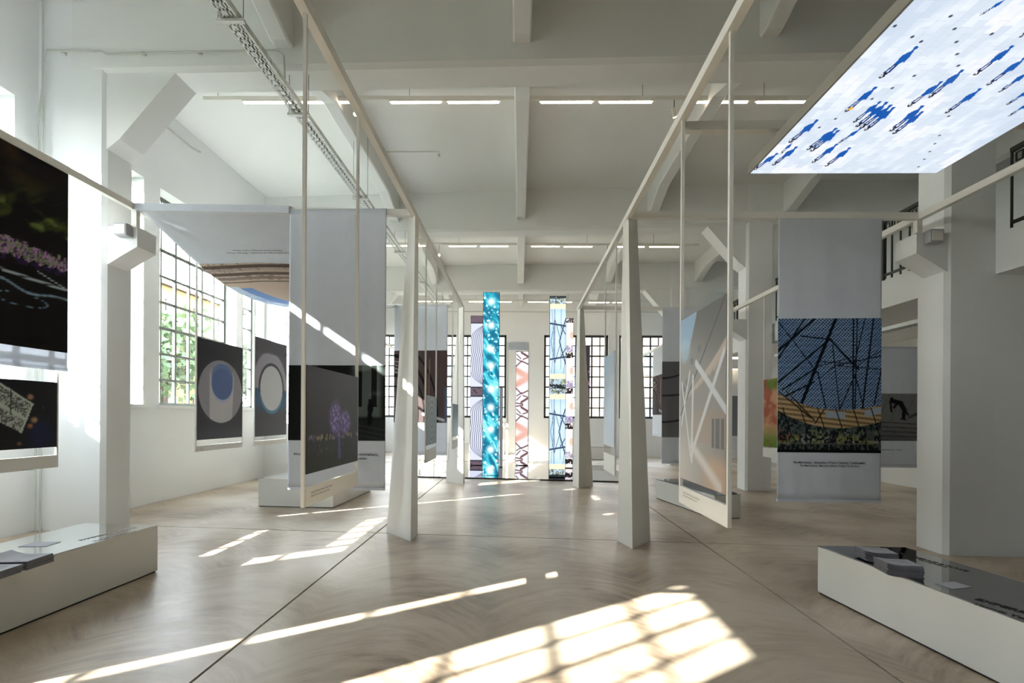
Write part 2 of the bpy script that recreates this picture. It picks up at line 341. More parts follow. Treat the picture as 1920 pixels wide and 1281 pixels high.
# windows -------------------------------------------------
PANE = {}
def window(num, axis, c, a, b, z0, z1, nc, nr, sign, detail, mat, lab):
    """axis 'x': lies in the plane X=c, runs along Y from a to b; axis 'y': plane Y=c, runs along X"""
    w = thing('window_%d' % num, lab, 'window', (c, (a+b)/2, z0) if axis == 'x' else ((a+b)/2, c, z0), kind='structure')
    def bx(u0, u1, zz0, zz1, d0, d1):
        return MB().box(c+d0, c+d1, u0, u1, zz0, zz1) if axis == 'x' else MB().box(u0, u1, c+d0, c+d1, zz0, zz1)
    f = .05 if axis == 'x' else .085; m = MB()
    for q in (bx(a, a+f, z0, z1, -.03, .03), bx(b-f, b, z0, z1, -.03, .03), bx(a, b, z0, z0+f, -.03, .03), bx(a, b, z1-f, z1, -.03, .03)): m.add(q.v, q.f)
    m.build('window_frame', mat, w)
    for k in range(1, nc):
        u = a+(b-a)*k/nc; t = (.02 if k % 2 else .028)*(1.35 if axis == 'y' else 1); bx(u-t*.8, u+t*.8, z0+f, z1-f, -.022, .022).build('glazing_bar', mat, w)
    for k in range(1, nr):
        z = z0+(z1-z0)*k/nr; t = (.018 if k % 3 else .024)*(1.3 if axis == 'y' else 1); bx(a+f, b-f, z-t, z+t, -.016, .016).build('glazing_bar', mat, w)
    du = (b-a)/nc; dz = (z1-z0)/nr
    if not detail:
        bx(a, b, z0, z1, -.003, .003).build('glass_sheet', GLASS, w)
    else:
        key = (axis, round(du, 3), round(dz, 3))
        if key not in PANE:
            q = (MB().box(-.003, .003, -du/2, du/2, -dz/2, dz/2) if axis == 'x' else MB().box(-du/2, du/2, -.003, .003, -dz/2, dz/2))
            me = bpy.data.meshes.new('pane'); me.from_pydata(q.v, [], q.f); me.materials.append(GLASS); PANE[key] = me
        for i in range(nc):
            for j in range(nr):
                o = bpy.data.objects.new('pane', PANE[key]); COL.objects.link(o); o.parent = w
                u = a+du*(i+.5)-(a+b)/2; o.location = (0, u, dz*(j+.5)) if axis == 'x' else (u, 0, dz*(j+.5))
    # sill
    s = (MB().box(LW-.29, LW+.045, a-.05, b+.05, z0-.05, z0+.002) if axis == 'x' else MB().box(a-.05, b+.05, min(c, c-.3*sign), max(c, c-.3*sign), z0-.05, z0+.002))
    if axis == 'x': s.build('window_sill', PLASTER, w)
    return w
FRAMEL = M('pale_grey_window_paint', (.36, .38, .35), .45, noise=.08)
for k, (a, b) in enumerate(bays):
    nc = 6 if b-a > 1.8 else (3 if b-a > 1 else 2)
    lab = {4: 'tall side window beside the dark city banner, at the picture edge', 5: 'tall narrow window just past the near wall pillar', 6: 'wide tall many-paned window behind the dark print with the blue oval', 7: 'narrow tall window between the two round prints'}.get(k, 'tall steel side window outside the picture or behind banners')
    window(k+1, 'x', LW-.27, a, b, ZL, ZT, nc, 8, 1, k in (5, 6, 7), FRAMEL, lab)
for k, (a, b) in enumerate([(-5.63, -3.75), (-3.08, -.56), (.95, 3.52), (3.95, 6.5)]):
    window(20+k, 'y', YE+.14, a, b, 1.46, 4.8, 8 if b-a > 2 else 6, 8, -1, k in (1, 2, 3), FRAME, 'gridded dark-framed window in the end wall, '+['hidden at the far corner', 'behind the teal screen column', 'behind the lattice screen column', 'beside the pale blue print'][k])

# ================================================================ GANTRY
ZR0, ZR1 = 3.875, 3.95
gt = thing('display_gantry', 'white steel display frame: tapered triangular posts carrying overhead rails across the hall', 'frame', (0, 8, 0))
def post(A, B, C, A2, B2, C2, ztop=3.93):
    P = [(*A, fz(A[0])+.001), (*B, fz(B[0])+.001), (*C, fz(C[0])+.001)]; Q = [(*A2, ztop), (*B2, ztop), (*C2, ztop)]
    MB().add(P+Q, [(0, 1, 2), (5, 4, 3), (0, 3, 4, 1), (1, 4, 5, 2), (2, 5, 3, 0)]).build('tapered_post', STEEL, gt)
post((-1.286, 5.71), (-1.286, 6.1), (-1.692, 6.15), (-1.29, 5.87), (-1.29, 6.06), (-1.41, 6.06), 4.0)
post((1.306, 5.60), (1.205, 5.95), (1.618, 5.99), (1.27, 5.75), (1.25, 5.95), (1.42, 5.95))
post((-1.246, 10.63), (-1.25, 11.0), (-1.667, 10.92), (-1.28, 10.74), (-1.28, 10.95), (-1.41, 10.95), 4.0)
post((1.26, 10.34), (1.18, 10.75), (1.635, 10.8), (1.28, 10.45), (1.26, 10.75), (1.40, 10.75))
def gb(name, a, b, w=.03, hh=.0375, z=3.9125, za=None, zb=None):
    a = Vector(a); b = Vector(b); d = (b-a).normalized(); n = Vector((-d.y, d.x))*w; za = za or z; zb = zb or z
    c = [a-n, a+n, b+n, b-n]; zz = [za, za, zb, zb]
    return MB().hexa([(p.x, p.y, q-hh) for p, q in zip(c, zz)], [(p.x, p.y, q+hh) for p, q in zip(c, zz)]).build(name, STEEL, gt)
gb('rail', (-1.32, -4.5), (-1.32, 11.0), z=3.985); gb('rail', (1.28, -4.5), (1.28, 10.8), z=3.90)
gb('rail', (-4.80, -.02), (-4.80, 18.5), z=4.07); gb('rail', (4.56, -4.5), (4.56, 18.5), z=3.82)
gb('cross_beam', (-1.30, 5.9), (-4.77, 5.93), za=3.985, zb=4.065); gb('cross_beam', (1.25, 5.76), (4.53, 5.62), za=3.90, zb=3.825)
gb('cross_beam', (-1.30, 10.9), (-4.77, 11.1), za=3.985, zb=4.065); gb('cross_beam', (1.25, 10.6), (4.53, 10.4), za=3.90, zb=3.825)
gb('cross_beam', (1.31, 3.99), (4.53, 3.93), w=.03, hh=.036, z=3.88)
gb('cross_beam', (-1.35, .05), (-4.77, .05), z=4.02); gb('cross_beam', (1.31, .2), (4.53, .2), z=3.86)
for x, y, z in ((-4.76, 5.90, 4.03), (4.56, 5.64, 3.79), (-4.76, 11.35, 4.03), (4.56, 10.6, 3.79)):
    MB().box(x-.03, x+.03, y-.03, y+.03, 3.80 if x < 0 else 3.64, z).build('stub', STEEL, gt)

# ================================================================ PRINTS AND BANNERS: painters
def p_city(u, v):                                          # near banner: blurred night shore
    c = col((.10, .095, .09), u); n = fbm(u*3, v*14-u*3, 3); s = v+.12*(1-u)*0
    c = mix(c, (.24, .27, .12), ss(.45, .7, n)*ss(.50, .62, v)*(1-ss(.72, .9, v)))
    c = mix(c, (.30, .20, .10), ss(.5, .8, fbm(u*2, v*9, 9))*ss(.62, .95, v)*(1-u)*.7)
    c = mix(c, (.42, .50, .25), ss(.55, .78, fbm(u*5, v*16, 21))*ss(.58, .64, v)*(1-ss(.66, .75, v))*.8)
    b = np.floor(u*26); top = .505+.035*h2(b.astype(np.int64), b.astype(np.int64)*3, 5)-.01*u
    inb = (v < top) & (v > .44+.01*np.sin(u*40))
    nn = fbm(u*60, v*90, 7)[..., None]
    pal = np.where(nn > .55, np.array((.66, .50, .68)), np.where(nn > .42, np.array((.45, .52, .36)), np.array((.32, .20, .36))))
    c = np.where(inb[..., None], pal, c)
    c = mix(c, (.20, .14, .32), ((v < .44) & (v > .41) & (fbm(u*18, v*30, 4) > .5))*.8)
    for a, b2, w in (((0, .365), (1, .345), .0035), ((.1, .355), (1, .337), .003), ((.55, .40), (1, .345), .003)): c = line(c, u, v, a, b2, w, (.62, .68, .72))
    yy = .29+.03*np.sin(u*7+1)*(1-u); c = mix(c, (.50, .60, .68), 1-ss(.003, .008, abs(v-yy)))
    c = mix(c, (.42, .52, .60), (1-ss(.02, .06, abs(np.hypot((u-.35)/.35, (v-.235)/.03)-1))))
    return c
def p_craft(u, v):
    c = col((.055, .055, .065), u); n = fbm(u*9, v*9, 2)
    c = mix(c, (.05, .10, .28), ell(u, v, .68, .2, .22, .22, .6)*.8)
    inb = (v < .93-.49*u)&(u < .34+(v-.23)*.49)&(v > .38-.44*u); x = u-.34-(v-.23)*.49+.38; y = v-.93+.49*u+.2
    t = fbm(u*55, v*55, 5); g_ = np.where(t > .5, .66, .30)+.1*n
    c = np.where(inb[..., None], np.stack([g_*.97, g_, g_*.95], -1), c)
    c = mix(c, (.72, .76, .72), ((abs(y+.10) < .03) | (abs(y-.18) < .015) | (abs(x-.355) < .02)) & inb); c = mix(c, (.12, .14, .16), (abs(u-.13-.03*v) < .008)&inb&(v > .5))
    for cx, cy, r, cc in ((.49, .76, .07, (.62, .45, .34)), (.56, .42, .075, (.70, .55, .38)), (.49, .33, .06, (.66, .42, .28)), (.30, .08, .05, (.45, .34, .26)), (.72, .6, .02, (.2, .28, .4))):
        c = mix(c, cc, ell(u, v, cx, cy, r*.8, r*.6, .5)*(.4+fbm(u*20, v*20, 8)))
    return c
def p_oval1(u, v):
    c = col((.165, .165, .195), u); c = mix(c, (.25, .26, .31), ss(.2, 0, v)*.6)
    c = mix(c, (.60, .60, .64), ell(u, v, .50, .49, .485, .325, .012))
    inn = ell(u, v, .50, .49, .485, .325, .012)
    c = mix(c, (.79, .79, .81), inn*(1-ss(.24, .26, abs(u-.5-.04*(v-.3))-.05*(v-.2)))*ss(.74, .62, v))
    c = mix(c, (.72, .76, .86), inn*ell(u, v, .52, .58, .245, .21, .03)); c = mix(c, (.42, .52, .72), ell(u, v, .52, .63, .24, .155, .02)*inn)
    c = mix(c, (.35, .45, .68), ell(u, v, .52, .57, .235, .165, .02)); return c
def p_oval2(u, v):
    c = col((.36, .35, .40), u); n = fbm(u*6, v*6, 3)
    c = mix(c, (.66, .65, .70), ell(u, v, .47, .55, .52, .33, .05)*(v > .44)); c = mix(c, (.30, .30, .33), (v > .88-.05*n)*.7)
    c = mix(c, (.16, .34, .50), (v < .49)*ell(u, v, .5, .5, .6, .36, .1)); c = mix(c, (.19, .19, .225), ss(.36, .2, v))
    c = mix(c, (.22, .25, .29), ell(u, v, .5, .50, .41, .265, .02)); c = mix(c, (.30, .52, .66), ell(u, v, .5, .485, .385, .255, .02)*(v < .45))
    c = mix(c, (.84, .86, .88), ell(u, v, .5, .50, .355, .235, .012)); return c
def p_tree(u, v):
    c = col((.135, .125, .118), u); c = mix(c, (.16, .155, .175), ss(.4, 1, v)); c = mix(c, (.11, .11, .09), ss(.35, .05, v))
    c = mix(c, (.17, .19, .12), ell(u, v, .4, .12, .25, .14, .8)*.6)
    d = np.minimum(np.hypot((u-.50)/.13, (v-.52)/.20), np.hypot((u-.70)/.13, (v-.46)/.15)); n = fbm(u*42, v*42, 6)
    c = mix(c, (.42, .36, .66), (1-ss(.7, 1.15, d+.5*(n-.5)))*(.35+.9*n)); c = mix(c, (.66, .62, .86), (1-ss(.6, 1.0, d))*(n > .60)*.7)
    c = mix(c, (.40, .34, .66), (1-ss(.012, .04, abs(u-.58+.05*(v-.2))))*(v > .08)*(v < .42)*.8)
    for k in range(60):
        uu, vv = random.random(), .30+.04*random.random() if k < 45 else .16+.1*random.random(); c = mix(c, random.choice([(.75, .68, .42), (.6, .6, .5), (.45, .4, .7)]), ell(u, v, uu, vv, .008, .018, .5)*(.8 if k < 45 else .3))
    return c
def p_interior(u, v):
    c = col((.10, .11, .105), u); n = fbm(u*4, v*4, 2)
    c = mix(c, (.34, .38, .37), ss(.60, .74, u)*ss(.28, .34, v)*(1-ss(.92, 1, u))); c = mix(c, (.08, .08, .08), ((abs(u-.74) < .02)|(abs(u-.88) < .03))*(v > .45))
    c = mix(c, (.62, .70, .68), ss(.50, .75, n)*ss(.5, .6, v)*ss(.62, .7, u)*.5)
    c = mix(c, (.15, .17, .16), (v < .28)*(u > .5)); 
    for k in range(3): c = line(c, u, v, (.55+.02*k, .24-.06*k), (1, .14-.07*k), .004, (.26, .28, .27))
    for cx, cy, rx, ry in ((.84, .52, .018, .035), (.845, .43, .03, .08), (.84, .30, .025, .10), (.88, .46, .04, .012)): c = mix(c, (.05, .06, .06), ell(u, v, cx, cy, rx, ry, .1))
    c = mix(c, (.22, .24, .24), (abs(u-.28) < .02)*(v > .5)); return c
def p_atrium(u, v):                                        # right hanging print
    c = col((.60, .585, .565), u); c = mix(c, (.43, .42, .41), ss(.55, .95, v+.2*u-.15)); c = mix(c, (.82, .80, .78), ss(.55, .1, v)*(1-u)*.9)
    for k in range(9): c = line(c, u, v, (.15+.09*k, .50+.02*k), (.75+.06*k, .66+.028*k), .010, (.78, .71, .65), .9)
    c = mix(c, (.80, .68, .58), ss(.24, .14, v+.03*u)*ss(.4, .8, u)*.9); c = mix(c, (.70, .60, .53), (v < .42)*(v > .24)*(u > .32)*.5)
    c = mix(c, (.42, .42, .43), (u > .74)*(u < .97)*(v > .22)*(v < .38)); c = mix(c, (.62, .57, .52), ((abs(u-.80) < .01)|(abs(u-.9) < .01))*(v > .22)*(v < .38))
    c = mix(c, (.62, .74, .86), ((v > .80)|(u < .0))*(u < .40)*(v > .72+.6*u*0)*((1-v) < .25)*((v-.72) > (u-.08)*-.2)*(u < .42-(1-v)*.9+.0)); c = mix(c, (.70, .80, .88), ell(u, v, .12, .8, .13, .07, .4)*.8)
    c = line(c, u, v, (.02, .40), (.98, 1.0), .006, (.28, .28, .28))
    for cx, cy in ((.47, .78), (.30, .72), (.18, .6), (.11, .56)): c = mix(c, (.45, .46, .47), ell(u, v, cx, cy, .035, .022, .1))
    for a, b, w in (((.40, .70), (1.0, .42), .022), ((.96, .72), (.32, .18), .020), ((.25, .66), (.05, .34), .012), ((.05, .60), (.28, .15), .013), ((.33, .62), (.31, .13), .020)):
        c = line(c, u, v, a, b, w, (.86, .87, .89), .2)
    c = line(c, u, v, (.3, .22), (.9, .02), .03, (.88, .86, .85), .9)
    return c*np.where(True, .93-.10*u, 1)[..., None]
def p_roof(u, v):                                          # roof lattice over a tiered hall
    V_ = v*1.32; px = u*62; py = V_*62
    dots = (np.sin(px*PI*1.0+py*.3)*np.sin(py*PI*1.0) > -.15)
    sky = mix(col((.42, .55, .74), u), (.62, .71, .82), fbm(u*3, v*3, 1)); c = np.where(dots[..., None], sky, np.array((.07, .10, .16)))
    lo = .255+.12*(np.abs(u-.62)/.62)**2.2
    for a, b, w in (((.56, 1.0), (.23, .36), .014), ((.50, .845), (.0, .52), .007), ((.50, .845), (1, .50), .0), ((.50, .845), (.78, .62), .008), ((.73, 1), (.73, .33), .007), ((.765, 1), (.75, .33), .006), ((.92, 1), (.82, .33), .008), ((.84, 1), (.74, .66), .005),
                    ((.36, 1), (.0, .76), .009), ((.26, 1), (.0, .70), .007), ((.0, .98), (.38, .60), .004), ((.22, .87), (.5, .845), .005), ((.36, .53), (.02, .40), .006), ((.39, .60), (.47, .32), .006), ((.53, .80), (.60, .32), .005), ((.30, .66), (.35, .36), 0.0), ((.75, .58), (.60, .32), .005), ((.75, .58), (.83, .34), .005), ((1, .62), (.93, .36), .007),
                    ((.38, .70), (.0, .56), .0), ((.38, .64), (.76, .72), .003), ((.38, .68), (.75, .66), .003), ((.56, .65), (1, .72), .004), ((.56, .65), (1, .62), .003), ((.56, .65), (.40, .55), .003), ((.86, .70), (.70, .60), .003), ((.86, .70), (1, .76), .003), ((.39, .64), (.05, .47), .006)):
        if w: c = line(c, u, v, a, b, w, (.04, .06, .09), .3)
    tan = np.abs(np.sin((v*90+u*8))) ; t = mix(col((.72, .62, .46), u), (.42, .34, .24), (tan > .75)*.8)
    band = (v < lo+.065)&(v > lo-.075+.03*np.abs(u-.5)); t = mix(t, (.62, .66, .70), ((u > .47)&(u < .66)|(u > .84))&(v > lo+.0)&(v < lo+.05)); c = np.where(band[..., None], t, c)
    st = v <= lo-.075+.03*np.abs(u-.5); n = fbm(u*50, v*60, 3); n2 = vn(np.floor(u*14), np.floor(v*22), 9)
    s = mix(col((.10, .12, .12), u), (.42, .44, .40), (n > .58)*.7); s = mix(s, (.62, .62, .38), (n2 > .62)*(v > .06)*(v < .17)*(n > .42)*.7); s = mix(s, (.66, .66, .60), (n2 < .35)*(v > .07)*(v < .17)*(n > .48)*.7); s = mix(s, (.55, .15, .15), (u < .14)*(v > .08)*(v < .17)*(n > .5)*.6)
    s = mix(s, (.30, .36, .36), (v > .125)*(n > .45)*.5); c = np.where(st[..., None], s, c)
    for k in range(9): c = line(c, u, v, (.02+.12*k, .19), (.0+.125*k, 0), .003, (.40, .42, .40))
    c = mix(c, (.35, .36, .34), (abs(v-.065-.02*(u-.5)**2) < .004)); c = mix(c, (.06, .07, .07), (v < .02))
    for k in range(6): c = line(c, u, v, (.05+.17*k, lo.mean()+.05), (.14+.17*k, .12), .005, (.08, .09, .10))
    for a, b in (((.02, .45), (.32, .26)), ((.08, .46), (.36, .24)), ((.45, .32), (.37, .22))): c = line(c, u, v, a, b, .006, (.22, .17, .12))
    return c
def p_skater(u, v):
    c = mix(col((.46, .46, .46), u), (.38, .38, .38), ss(.5, 0, v)); c = mix(c, (.5, .5, .5), fbm(u*4, v*4, 2)*.4)
    for k in range(5): c = line(c, u, v, (0, .42-.1*k), (1, .35-.09*k), .008, (.22, .22, .22))
    for k in range(4): c = line(c, u, v, (.3+.2*k, 1), (.1+.2*k, .4), .004, (.36, .36, .36))
    for a, b, w in (((.55, .84), (.66, .80), .045), ((.66, .80), (.72, .66), .038), ((.72, .66), (.71, .48), .028), ((.50, .84), (.52, .62), .016), ((.60, .78), (.56, .70), .02), ((.74, .64), (.78, .55), .014)): c = line(c, u, v, a, b, w, (.08, .08, .08), .15)
    c = mix(c, (.08, .08, .08), ell(u, v, .525, .88, .028, .042, .1)); c = line(c, u, v, (.66, .47), (.76, .44), .010, (.08, .08, .08))
    return line(c, u, v, (.80, .50), (1, .62), .025, (.28, .28, .28), .8)
def p_flower(u, v):
    n = fbm(u*3, v*4, 3); c = mix(col((.62, .42, .30), u), (.76, .62, .48), n); c = mix(c, (.32, .46, .12), ss(.35, .0, v)+ell(u, v, .3, .92, .3, .08, .6)); c = mix(c, (.55, .18, .12), ss(.55, .7, fbm(u*4, v*5, 8))*.6)
    return mix(c, (.86, .84, .82), ss(.6, .75, fbm(u*4, v*6, 12))*.6)
def p_rings(u, v):
    c = col((.29, .245, .245), u); x = (u+.02)*1.35; y = v-.1
    for r, w in ((.62, .02), (.78, .012), (.92, .02), (1.1, .015), (.45, .012)): c = mix(c, (.08, .075, .085), 1-ss(w*.6, w*1.3, abs(np.hypot(x*.7, y*.8)-r*.72)))
    for k in range(7): c = line(c, u, v, (.62+.012*k, .15), (.60, .9), .003, (.34, .27, .25))
    c = line(c, u, v, (.44, .3), (.45, .82), .006, (.62, .58, .55)); c = line(c, u, v, (.3, .82), (.45, .82), .006, (.6, .56, .52)); c = line(c, u, v, (.66, .2), (.67, .88), .006, (.58, .44, .38))
    for k in range(4): c = line(c, u, v, (.02, .85-.05*k), (.3, .82-.05*k), .005, (.62, .60, .60))
    c = line(c, u, v, (.55, .12), (1, .02), .02, (.68, .68, .72), .6); c = mix(c, (.32, .36, .44), (u > .95)*(v < .5)*.8); return c
def p_greycurve(u, v):
    c = mix(col((.44, .44, .45), u), (.38, .38, .40), v)
    for cy, k in ((.20, .22), (.55, .1), (.78, .35)): c = mix(c, (.17, .17, .19), 1-ss(.006, .016, abs(v-cy-k*(u*1.6)**2*.5)))
    return line(c, u, v, (.2, .9), (.9, .3), .004, (.3, .3, .32))
def p_mist(u, v): 
    c = mix(col((.80, .83, .85), u), (.42, .50, .56), ss(.1, .9, v)); c = mix(c, (.70, .78, .90), ell(u, v, .9, .3, .6, .3, .8)*.6); return c
def p_ripple(u, v):
    r = np.hypot((u-.5)/.5, (v-.5)/.5); return mix(col((.62, .68, .68), u), (.46, .52, .54), .5+.5*np.sin(r*26))
def p_redblue(u, v):
    c = col((.08, .08, .09), u); c = mix(c, (.82, .20, .14), ell(u, v, .2, .4, .8, .42, .03)); return mix(c, (.16, .14, .55), (v < .22-.1*u)*1.)
def p_bluefig(u, v):
    c = mix(col((.52, .55, .60), u), (.44, .47, .52), v); c = mix(c, (.1, .1, .12), ell(u, v, .5, .35, .03, .12, .2)); return c
def p_eave(u, v):                                          # canopy print, u across from the window side, v along
    c = mix(col((.74, .66, .61), u), (.80, .73, .68), fbm(u*3, v*3, 2))
    for q, w, cc in ((.010, .012, (.36, .31, .28)), (.035, .008, (.66, .60, .58)), (.068, .012, (.40, .35, .32)), (.105, .012, (.56, .50, .47)), (.14, .005, (.42, .37, .35))): c = mix(c, cc, 1-ss(w*.8, w*1.3, abs(v-q-.02*(1-u))))
    c = mix(c, (.45, .40, .38), ((v < .14)*(fbm(u*60, v*60, 4) > .62))*.6); c = line(c, u, v, (.5, .28), (1.0, .66), .006, (.36, .30, .28))
    e = .10+.34*v+.3*ss(.5, 1, v); c = mix(c, (.46, .60, .84), (u < e)*(v > .22)*1.); c = mix(c, (.80, .87, .95), (u < e*.45)*(v > .2)*.9); c = mix(c, (.56, .68, .90), (fbm(u*9, v*9, 4) > .6)*(u < e*.45)*(v > .3)*.7); return c
# LED painters
def l_teal(u, v):
    y = v*11; w = y+u*1.2+.9*fbm(u*2, y*.8, 5); n = fbm(u*2.2+.3*y, w*3.2, 3, 5)
    c = mix(col((.02, .42, .55), u), (.10, .66, .76), ss(.35, .55, n)); c = mix(c, (.55, .90, .93), ss(.53, .66, n)*(.4+.6*fbm(u*3, y*1.2, 8)*1.4))
    for k in range(170):
        cu, cv = random.random(), random.random(); r = .02+.06*random.random()**3; c = mix(c, (.96, 1, 1), ell(u, v, cu, cv, r, r*.085, .9)*.95)
    for cv in (.03, .14, .25, .37, .47, .60, .69, .82, .95): c = mix(c, (.98, 1, 1), ell(u, v, .5, cv, .22, .020, .9))
    return mix(c, (.05, .16, .25), (u < .015)|(u > .985))
def l_lines(u, v):
    y = (v*2.03+.005) % 1.0; c = col((.86, .87, .93), u); d = abs(y-.5)*2
    for bk in (.05, .17, .29, .41, .53, .65, .80): c = mix(c, (.16, .16, .24), 1-ss(.008, .024, abs(u-(bk+.05*np.exp(-(d/.07)**2)+(1.02-bk)*np.clip((d-.30)/.56, 0, 1)**3-.06*np.sin(d*PI)))))
    b = d > .86; c = np.where(b[..., None], mix(col((.36, .27, .30), u), (.10, .09, .11), (abs(d-.875) < .02)|(fbm(u*10, v*60, 2) > .68)), c)
    return mix(c, (.6, .66, .85), .15*np.ones_like(u))
def l_peach(u, v):
    y = (v*2.07-.10) % 1.0; q = abs(y-.5); c = col((.92, .93, .97), u)
    c = mix(c, (.80, .50, .40), (1-ss(.02, .10, abs(q-.13*(1-u))))*.85); c = mix(c, (.93, .80, .76), (1-ss(.05, .22, q))*.5)
    for a, b, w in (((0, .20), (.45, .30), .016), ((.45, .30), (1, .24), .014), ((.05, .34), (.5, .28), .012), ((.40, .46), (.98, .38), .024), ((.05, .42), (.40, .34), .014), ((0, .47), (.6, .49), .012), ((.55, .33), (.95, .36), .012)):
        dd, t = sgd(u, q, a, b); c = mix(c, (.42, .28, .28), 1-ss(w*.5, w*1.3, np.hypot(dd, 0)*(1+0*t)))
    return c
def l_lattice(u, v):
    y = (v*2.0) % 1.0; c = mix(col((.80, .89, .97), u), (.58, .76, .92), .5+.5*np.cos(y*PI*4))
    c = mix(c, (.92, .95, .99), ell(u, y, .55, .5, .5, .16, .9)*.7)
    for a, b, w in (((.32, .1), (.32, .9), .008), ((.27, .12), (.27, .88), .007), ((.7, .2), (.7, .85), .005), ((.6, .5), (.98, .74), .014), ((.6, .5), (.98, .26), .014), ((.08, .5), (.32, .74), .008), ((.08, .5), (.32, .26), .008), ((.32, .74), (.62, .55), .007), ((.32, .26), (.62, .45), .007), ((0, .30), (1, .33), .003), ((0, .70), (1, .67), .003), ((.7, .33), (.98, .42), .005), ((.7, .67), (.98, .58), .005), ((.12, .15), (.32, .68), .006), ((.12, .85), (.32, .32), .006), ((.85, .12), (.98, .3), .007)):
        c = line(c, u, y, a, b, max(w*1.25, .009), (.18, .26, .36), .5)
    d = np.minimum(y, 1-y); n = fbm(u*14, v*160, 4)
    c = mix(c, (.95, .92, .78), (d < .14)*(d > .085)*1.); c = np.where((d <= .085)[..., None], mix(mix(col((.72, .80, .84), u), (.20, .24, .26), ss(.48, .56, n)), (.80, .78, .45), (n > .68)*1.), c)
    return mix(c, (.10, .13, .14), ((d < .022)*(n > .30))*.9)
def l_crystal(u, v):
    y = (v*4.2+.05) % 1.0; c = mix(col((.96, .93, .88), u), (.90, .86, .90), fbm(u*4, v*30, 2)); d = abs(y-.5)*2
    c = mix(c, (.13, .10, .11), (y < .30)*(y > .14)*(fbm(u*9, v*90, 6) > .38)); c = mix(c, (.62, .58, .74), (y < .50)*(y > .32)*(fbm(u*8, v*70, 3) > .42)*.85); c = mix(c, (.20, .18, .26), (y < .5)*(y > .3)*(abs(fbm(u*10, v*80, 5)-.5) < .02))
    return mix(c, (.86, .72, .60), ell(u, y, .9, .78, .25, .1, .4)*.8)
def l_night(u, v):
    c = mix(col((.13, .12, .16), u), (.20, .17, .20), v); n = fbm(u*16, v*60, 3); c = mix(c, (.62, .45, .48), (n > .66)*(v > .25)*(v < .85)*(u > .45)); c = mix(c, (.50, .38, .50), (n > .62)*(v > .4)*(v < .7)*(u > .6)*.6)
    return mix(c, (.32, .34, .46), (u < .16)*.8)

# ---- hanging prints ------------------------------------------------------------
def hang_print(side, X, ya, yb, z0, z1, l0, l1, ztop, fn, lab, mat=PRINT, res=(90, 90), rods=True, textw='', rodr=.010, group='photo prints hung between steel rods'):
    """side -1: faces +X (left half of the hall), side +1: faces -X"""
    s = -side; t = thing('hanging_print', lab, 'print', (X, (ya+yb)/2, l0), group)
    for y in (ya, yb): MB().box(X-rodr, X+rodr, y-rodr, y+rodr, l0, ztop).build('rod', STEEL, t)
    p = MB().box(X-.012, X+.012, ya+rodr, yb-rodr, z0, z1).build('print_panel', GREYM, t)
    xx = X+s*.0145
    P0 = (xx, ya+rodr, z0) if side < 0 else (xx, yb-rodr, z0); U = (0, (yb-ya-2*rodr)*(1 if side < 0 else -1), 0)
    picture('printed_photo', fn, P0, U, (0, 0, z1-z0), res, p, mat)
    c = MB().box(X-.012, X+.012, ya+rodr, yb-rodr, l0, l1).build('caption_strip', STEEL, t)
    if textw:
        e = (PI/2, 0, PI/2 if side < 0 else -PI/2); y0 = ya+.09 if side < 0 else yb-.09
        for k, tx in enumerate(textw.split('|')): mark('caption_text', c, tx, (X+s*.0135, y0, l1-.045-.022*k), e, .016, align='LEFT')
    return t
TX = 'Κέντρο Πολιτισμού Ίδρυμα Σταύρος Νιάρχος|Stavros Niarchos Foundation Cultural Center'
hang_print(-1, -1.32, 2.925, 3.885, 1.14, 1.812, .94, 1.057, 3.945, p_tree, 'dark print of a purple lit tree above night lights, beside the fallen white banner', res=(130, 110), textw=TX)
hang_print(1, 1.28, 2.98, 3.86, 1.03, 2.265, .83, .965, 3.862, p_atrium, 'tall print of a grey atrium with white diagonal braces', res=(110, 160), textw=TX, rodr=.012)
hang_print(-1, -4.85, 3.5, 4.985, 1.16, 1.83, .947, 1.075, 4.03, lambda u, v: p_craft((u-.63)/.37, v), 'black print of a pale machine below the cityscape banner', res=(130, 90), textw='')
hang_print(-1, -4.83, 7.13, 8.32, 1.125, 2.665, .95, 1.04, 4.03, p_oval1, 'dark print of a grey disc with a blue oval, nearest the wide window', res=(90, 150), textw='Στέγη|Roof light')
hang_print(-1, -4.83, 8.71, 9.90, 1.11, 2.94, .94, 1.03, 4.03, p_oval2, 'print of a white disc in a blue and grey ring', res=(80, 150), textw='Στέγη|Roof light')
hang_print(-1, -1.32, 6.72, 7.57, 1.09, 1.80, .85, 1.03, 3.945, p_ripple, 'pale grey rippled print behind the left tapered post', res=(60, 60))
hang_print(-1, -1.32, 9.4, 10.2, 1.10, 1.75, .86, 1.03, 3.945, p_mist, 'small pale grey print beside the far left post', res=(30, 30))
hang_print(1, 1.28, 6.50, 7.33, 1.10, 2.40, .72, .98, 3.862, p_mist, 'tall pale blue misty print between the two right posts', res=(40, 80))
hang_print(1, 4.56, 8.0, 9.12, .98, 2.22, .79, .96, 3.78, p_flower, 'orange and green blurred print beside the roof lattice banner', res=(60, 90))
hang_print(-1, -4.83, 10.9, 12.0, 1.2, 2.25, .9, 1.1, 4.03, p_redblue, 'red and blue print seen in the gap left of the near post', res=(60, 60))

